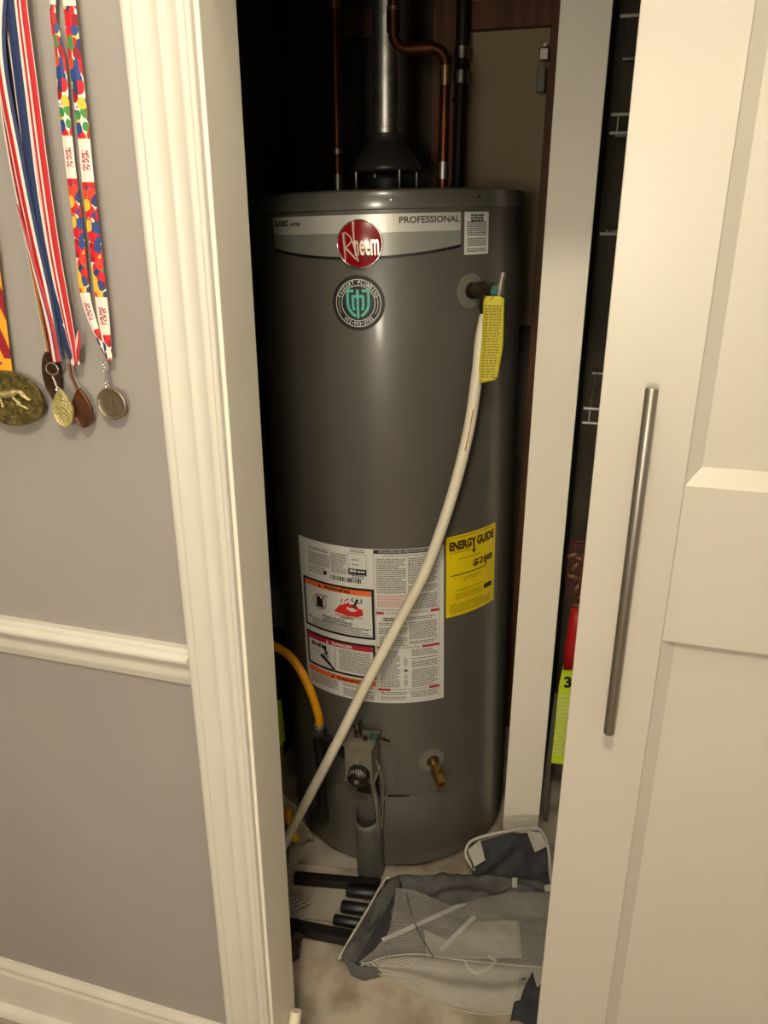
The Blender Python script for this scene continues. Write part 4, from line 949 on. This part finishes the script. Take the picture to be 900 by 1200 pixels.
MB().box(-.052, .012, -.004, .0, .030, .037, .001).build('hanger_bar', M['m_bronze'], e)
q = MB(); xr, xl, zt, hh, dr_ = .0085, -.052, .034, .036, .072
xm = (xl+xr)/2; N_ = 420
for i in range(N_):                                  # thin courses, each split where the chevron colours change
    za, zb_ = zt+.55*i/N_, zt+.55*(i+1)/N_; sh = lambda z: (z-zt)*.06
    for k in range(36):
        xa, xb = xl+(xr-xl)*k/36, xl+(xr-xl)*(k+1)/36; xc = (xa+xb)/2; zc_ = (za+zb_)/2-zt
        q.cur = int(math.floor((zc_+dr_*abs(xc-xm)/(xr-xm)-.030)/hh)) % 2 if zc_ > .018 else (1 if abs(xc-xm)/(xr-xm)*.018 < .010-abs(zc_-.012)*.9 else 0)
        q.add([(xa+sh(za), -.0005, za), (xb+sh(za), -.0005, za), (xb+sh(zb_), -.0005, zb_), (xa+sh(zb_), -.0005, zb_)], [(0, 1, 2, 3)])
q.build('ribbon', [M['r_orange'], M['r_maroon']], e)
# 2 dark medal behind
RW = [M['r_red'], M['r_white'], M['r_navy'], M['r_dark'], M['r_green'], M['r_gold']]
def rel(mb, c): mb.v = [tuple(Vector(v)-c) for v in mb.v]; return mb
c = at(62, 440, -.006); e = empty('medal', c, 'dark bronze medal half hidden behind the gold pear-shaped one', 'medal', 'medals hanging on the left wall')
disc_medal('medal_disc', M['m_dark'], Vector((0, 0, 0)), ring(.0135, .031), .003, e)
q = MB()
ribbon(q, [(-16, TOPV, 0), (0, 95, 0), (22, 225, 0), (40, 320, 0), (58, 412, 0)], .010, [(0, .16, 1), (.16, .55, 5), (.55, 1, 4)], -.008)
ribbon(q, [(-8, TOPV, 0), (12, 60, 0), (30, 200, 0), (46, 320, 0), (62, 412, 0)], .014, [(0, .5, 3), (.5, .7, 1), (.7, 1, 3)], -.009)
rel(q, c).build('ribbon', RW, e, recalc=False)
# 3 gold pear-shaped medal, red and white ribbon
c = at(75, 478, -.022); e = empty('medal', c, 'pale gold pear-shaped medal on the red and white ribbon', 'medal', 'medals hanging on the left wall')
disc_medal('medal_disc', M['m_gold'], Vector((0, 0, 0)), pear(.0150, .0245), .004, e)
disc_medal('medal_back', M['m_bronze'], Vector((-.0035, .004, -.001)), pear(.0155, .0245), .002, e)
q = MB().tube([Vector((-.009+.009*math.cos(k*.5236), .0, .049+.0075*math.sin(k*.5236))) for k in range(13)], .0011, 8); q.tube([(-.009, -.001, .040), (-.004, -.001, .024)], .0013, 8)
q.tube([Vector((-.004+.003*math.cos(k*.785), -.001, .024+.003*math.sin(k*.785))) for k in range(9)], .0009, 6); q.build('clasp', M['chrome'], e, smooth=True)
q = MB()
ribbon(q, [(-14, TOPV, 0), (-6, 20, 0), (8, 140, 0), (26, 240, 0), (52, 350, 0), (68, 422, 0)], [.012, .014, .014, .013, .012, .009], [(0, .22, 1), (.22, .34, 3), (.34, 1, 0)], -.014)
ribbon(q, [(6, TOPV, 0), (0, 60, 0), (22, 190, 0), (38, 270, 0), (56, 350, 0), (70, 422, 0)], [.014, .016, .016, .015, .014, .010], [(0, .12, 1), (.12, .5, 0), (.5, .74, 1), (.74, 1, 2)], -.018)
ribbon(q, [(20, 240, 0), (42, 320, 0), (58, 380, 0), (66, 424, 0)], [.003, .008, .012, .012], [(0, .2, 0), (.2, .55, 1), (.55, .7, 2), (.7, 1, 0)], -.021)
rel(q, c).build('ribbon', RW, e, recalc=False)
# 4 copper pear medal
c = at(97, 478, -.014); e = empty('medal', c, 'brown copper pear-shaped medal on the navy and red ribbon', 'medal', 'medals hanging on the left wall')
disc_medal('medal_disc', M['m_copper'], Vector((0, 0, 0)), pear(.0150, .0255), .003, e)
MB().tube([(-.0105, 0, .056), (-.0105, 0, .040), (-.004, 0, .022)], .0020, 8).build('clasp', M['m_copper'], e, smooth=True)
q = MB()
ribbon(q, [(8, TOPV, 0), (16, 20, 0), (28, 120, 0), (42, 230, 0), (60, 330, 0), (76, 385, 0), (87, 426, 0)], [.016, .018, .018, .017, .016, .015, .012], [(0, .72, 2), (.72, .86, 1), (.86, 1, 0)], -.016)
ribbon(q, [(20, TOPV, 0), (26, 10, 0), (36, 90, 0), (50, 200, 0), (63, 290, 0), (74, 350, 0), (83, 395, 0), (88, 424, 0)], [.012, .014, .015, .016, .016, .015, .012, .004], [(0, .10, 1), (.10, .32, 0), (.32, .50, 1), (.50, .95, 0), (.95, 1, 1)], -.023)
ribbon(q, [(72, 380, 0), (80, 402, 0), (86, 418, 0), (90, 428, 0)], [.010, .018, .014, .010], [(0, .35, 2), (.35, .75, 2), (.75, 1, 1)], -.020)
ribbon(q, [(92, 388, 0), (91, 402, 0), (88, 416, 0), (87, 428, 0)], [.003, .008, .012, .010], [(0, .6, 1), (.6, 1, 0)], -.0205)
rel(q, c).build('ribbon', RW, e, recalc=False)
# 5 silver round medal on confetti lanyard
c = at(132, 473, -.012); e = empty('medal', c, 'round silver medal on the white ribbon with coloured confetti dots', 'medal', 'medals hanging on the left wall')
disc_medal('medal_disc', M['m_silver'], Vector((0, 0, 0)), ring(.0205), .003, e)
q = MB().tube([(-.003, -.002, .020), (-.003, -.002, .026), (-.003, -.002, .054)], .0011, 6)
for z in (.0225, .0275, .0425, .0500): q.tube([Vector((-.003+.0026*math.cos(k*.785), -.002, z+.0026*math.sin(k*.785))) for k in range(9)], .0008, 6)
q.lathe([(0, -.0025), (.0018, -.0015), (.0022, 0), (.0018, .0015), (0, .0025)], 10, Matrix.Translation((-.003, -.003, .0455)))
q.build('clasp', M['chrome'], e, smooth=True)
q = MB().box(-.0062, -.0050, -.0040, -.003, -.006, .010).box(.0035, .0043, -.0040, -.003, -.011, .008)
for k in range(9): q.box(-.008+k*.0018, -.007+k*.0018, -.0040, -.003, -.0150+.00012*(k-4)**2, -.0135+.00012*(k-4)**2)
q.build('relief_figure', M['m_bronze'], e)['kind'] = 'stuff'
q = MB()
ribbon(q, [(64, TOPV, 0), (62, 15, 0), (70, 60, 0), (74, 110, 0), (82, 190, 0), (92, 270, 0), (99, 340, 0), (108, 375, 0), (124, 415, 0)], [.010, .007, .012, .014, .013, .014, .014, .012, .006], [(0, 1, 0)], -.012)
ribbon(q, [(76, TOPV, 0), (81, 0, 0), (88, 70, 0), (96, 140, 0), (104, 220, 0), (114, 310, 0), (121, 370, 0), (128, 422, 0)], [.0155, .0155, .0155, .0155, .0160, .0165, .0165, .009], [(0, 1, 0)], -.017)
rel(q, c).build('lanyard', M['confetti'], e, recalc=False)
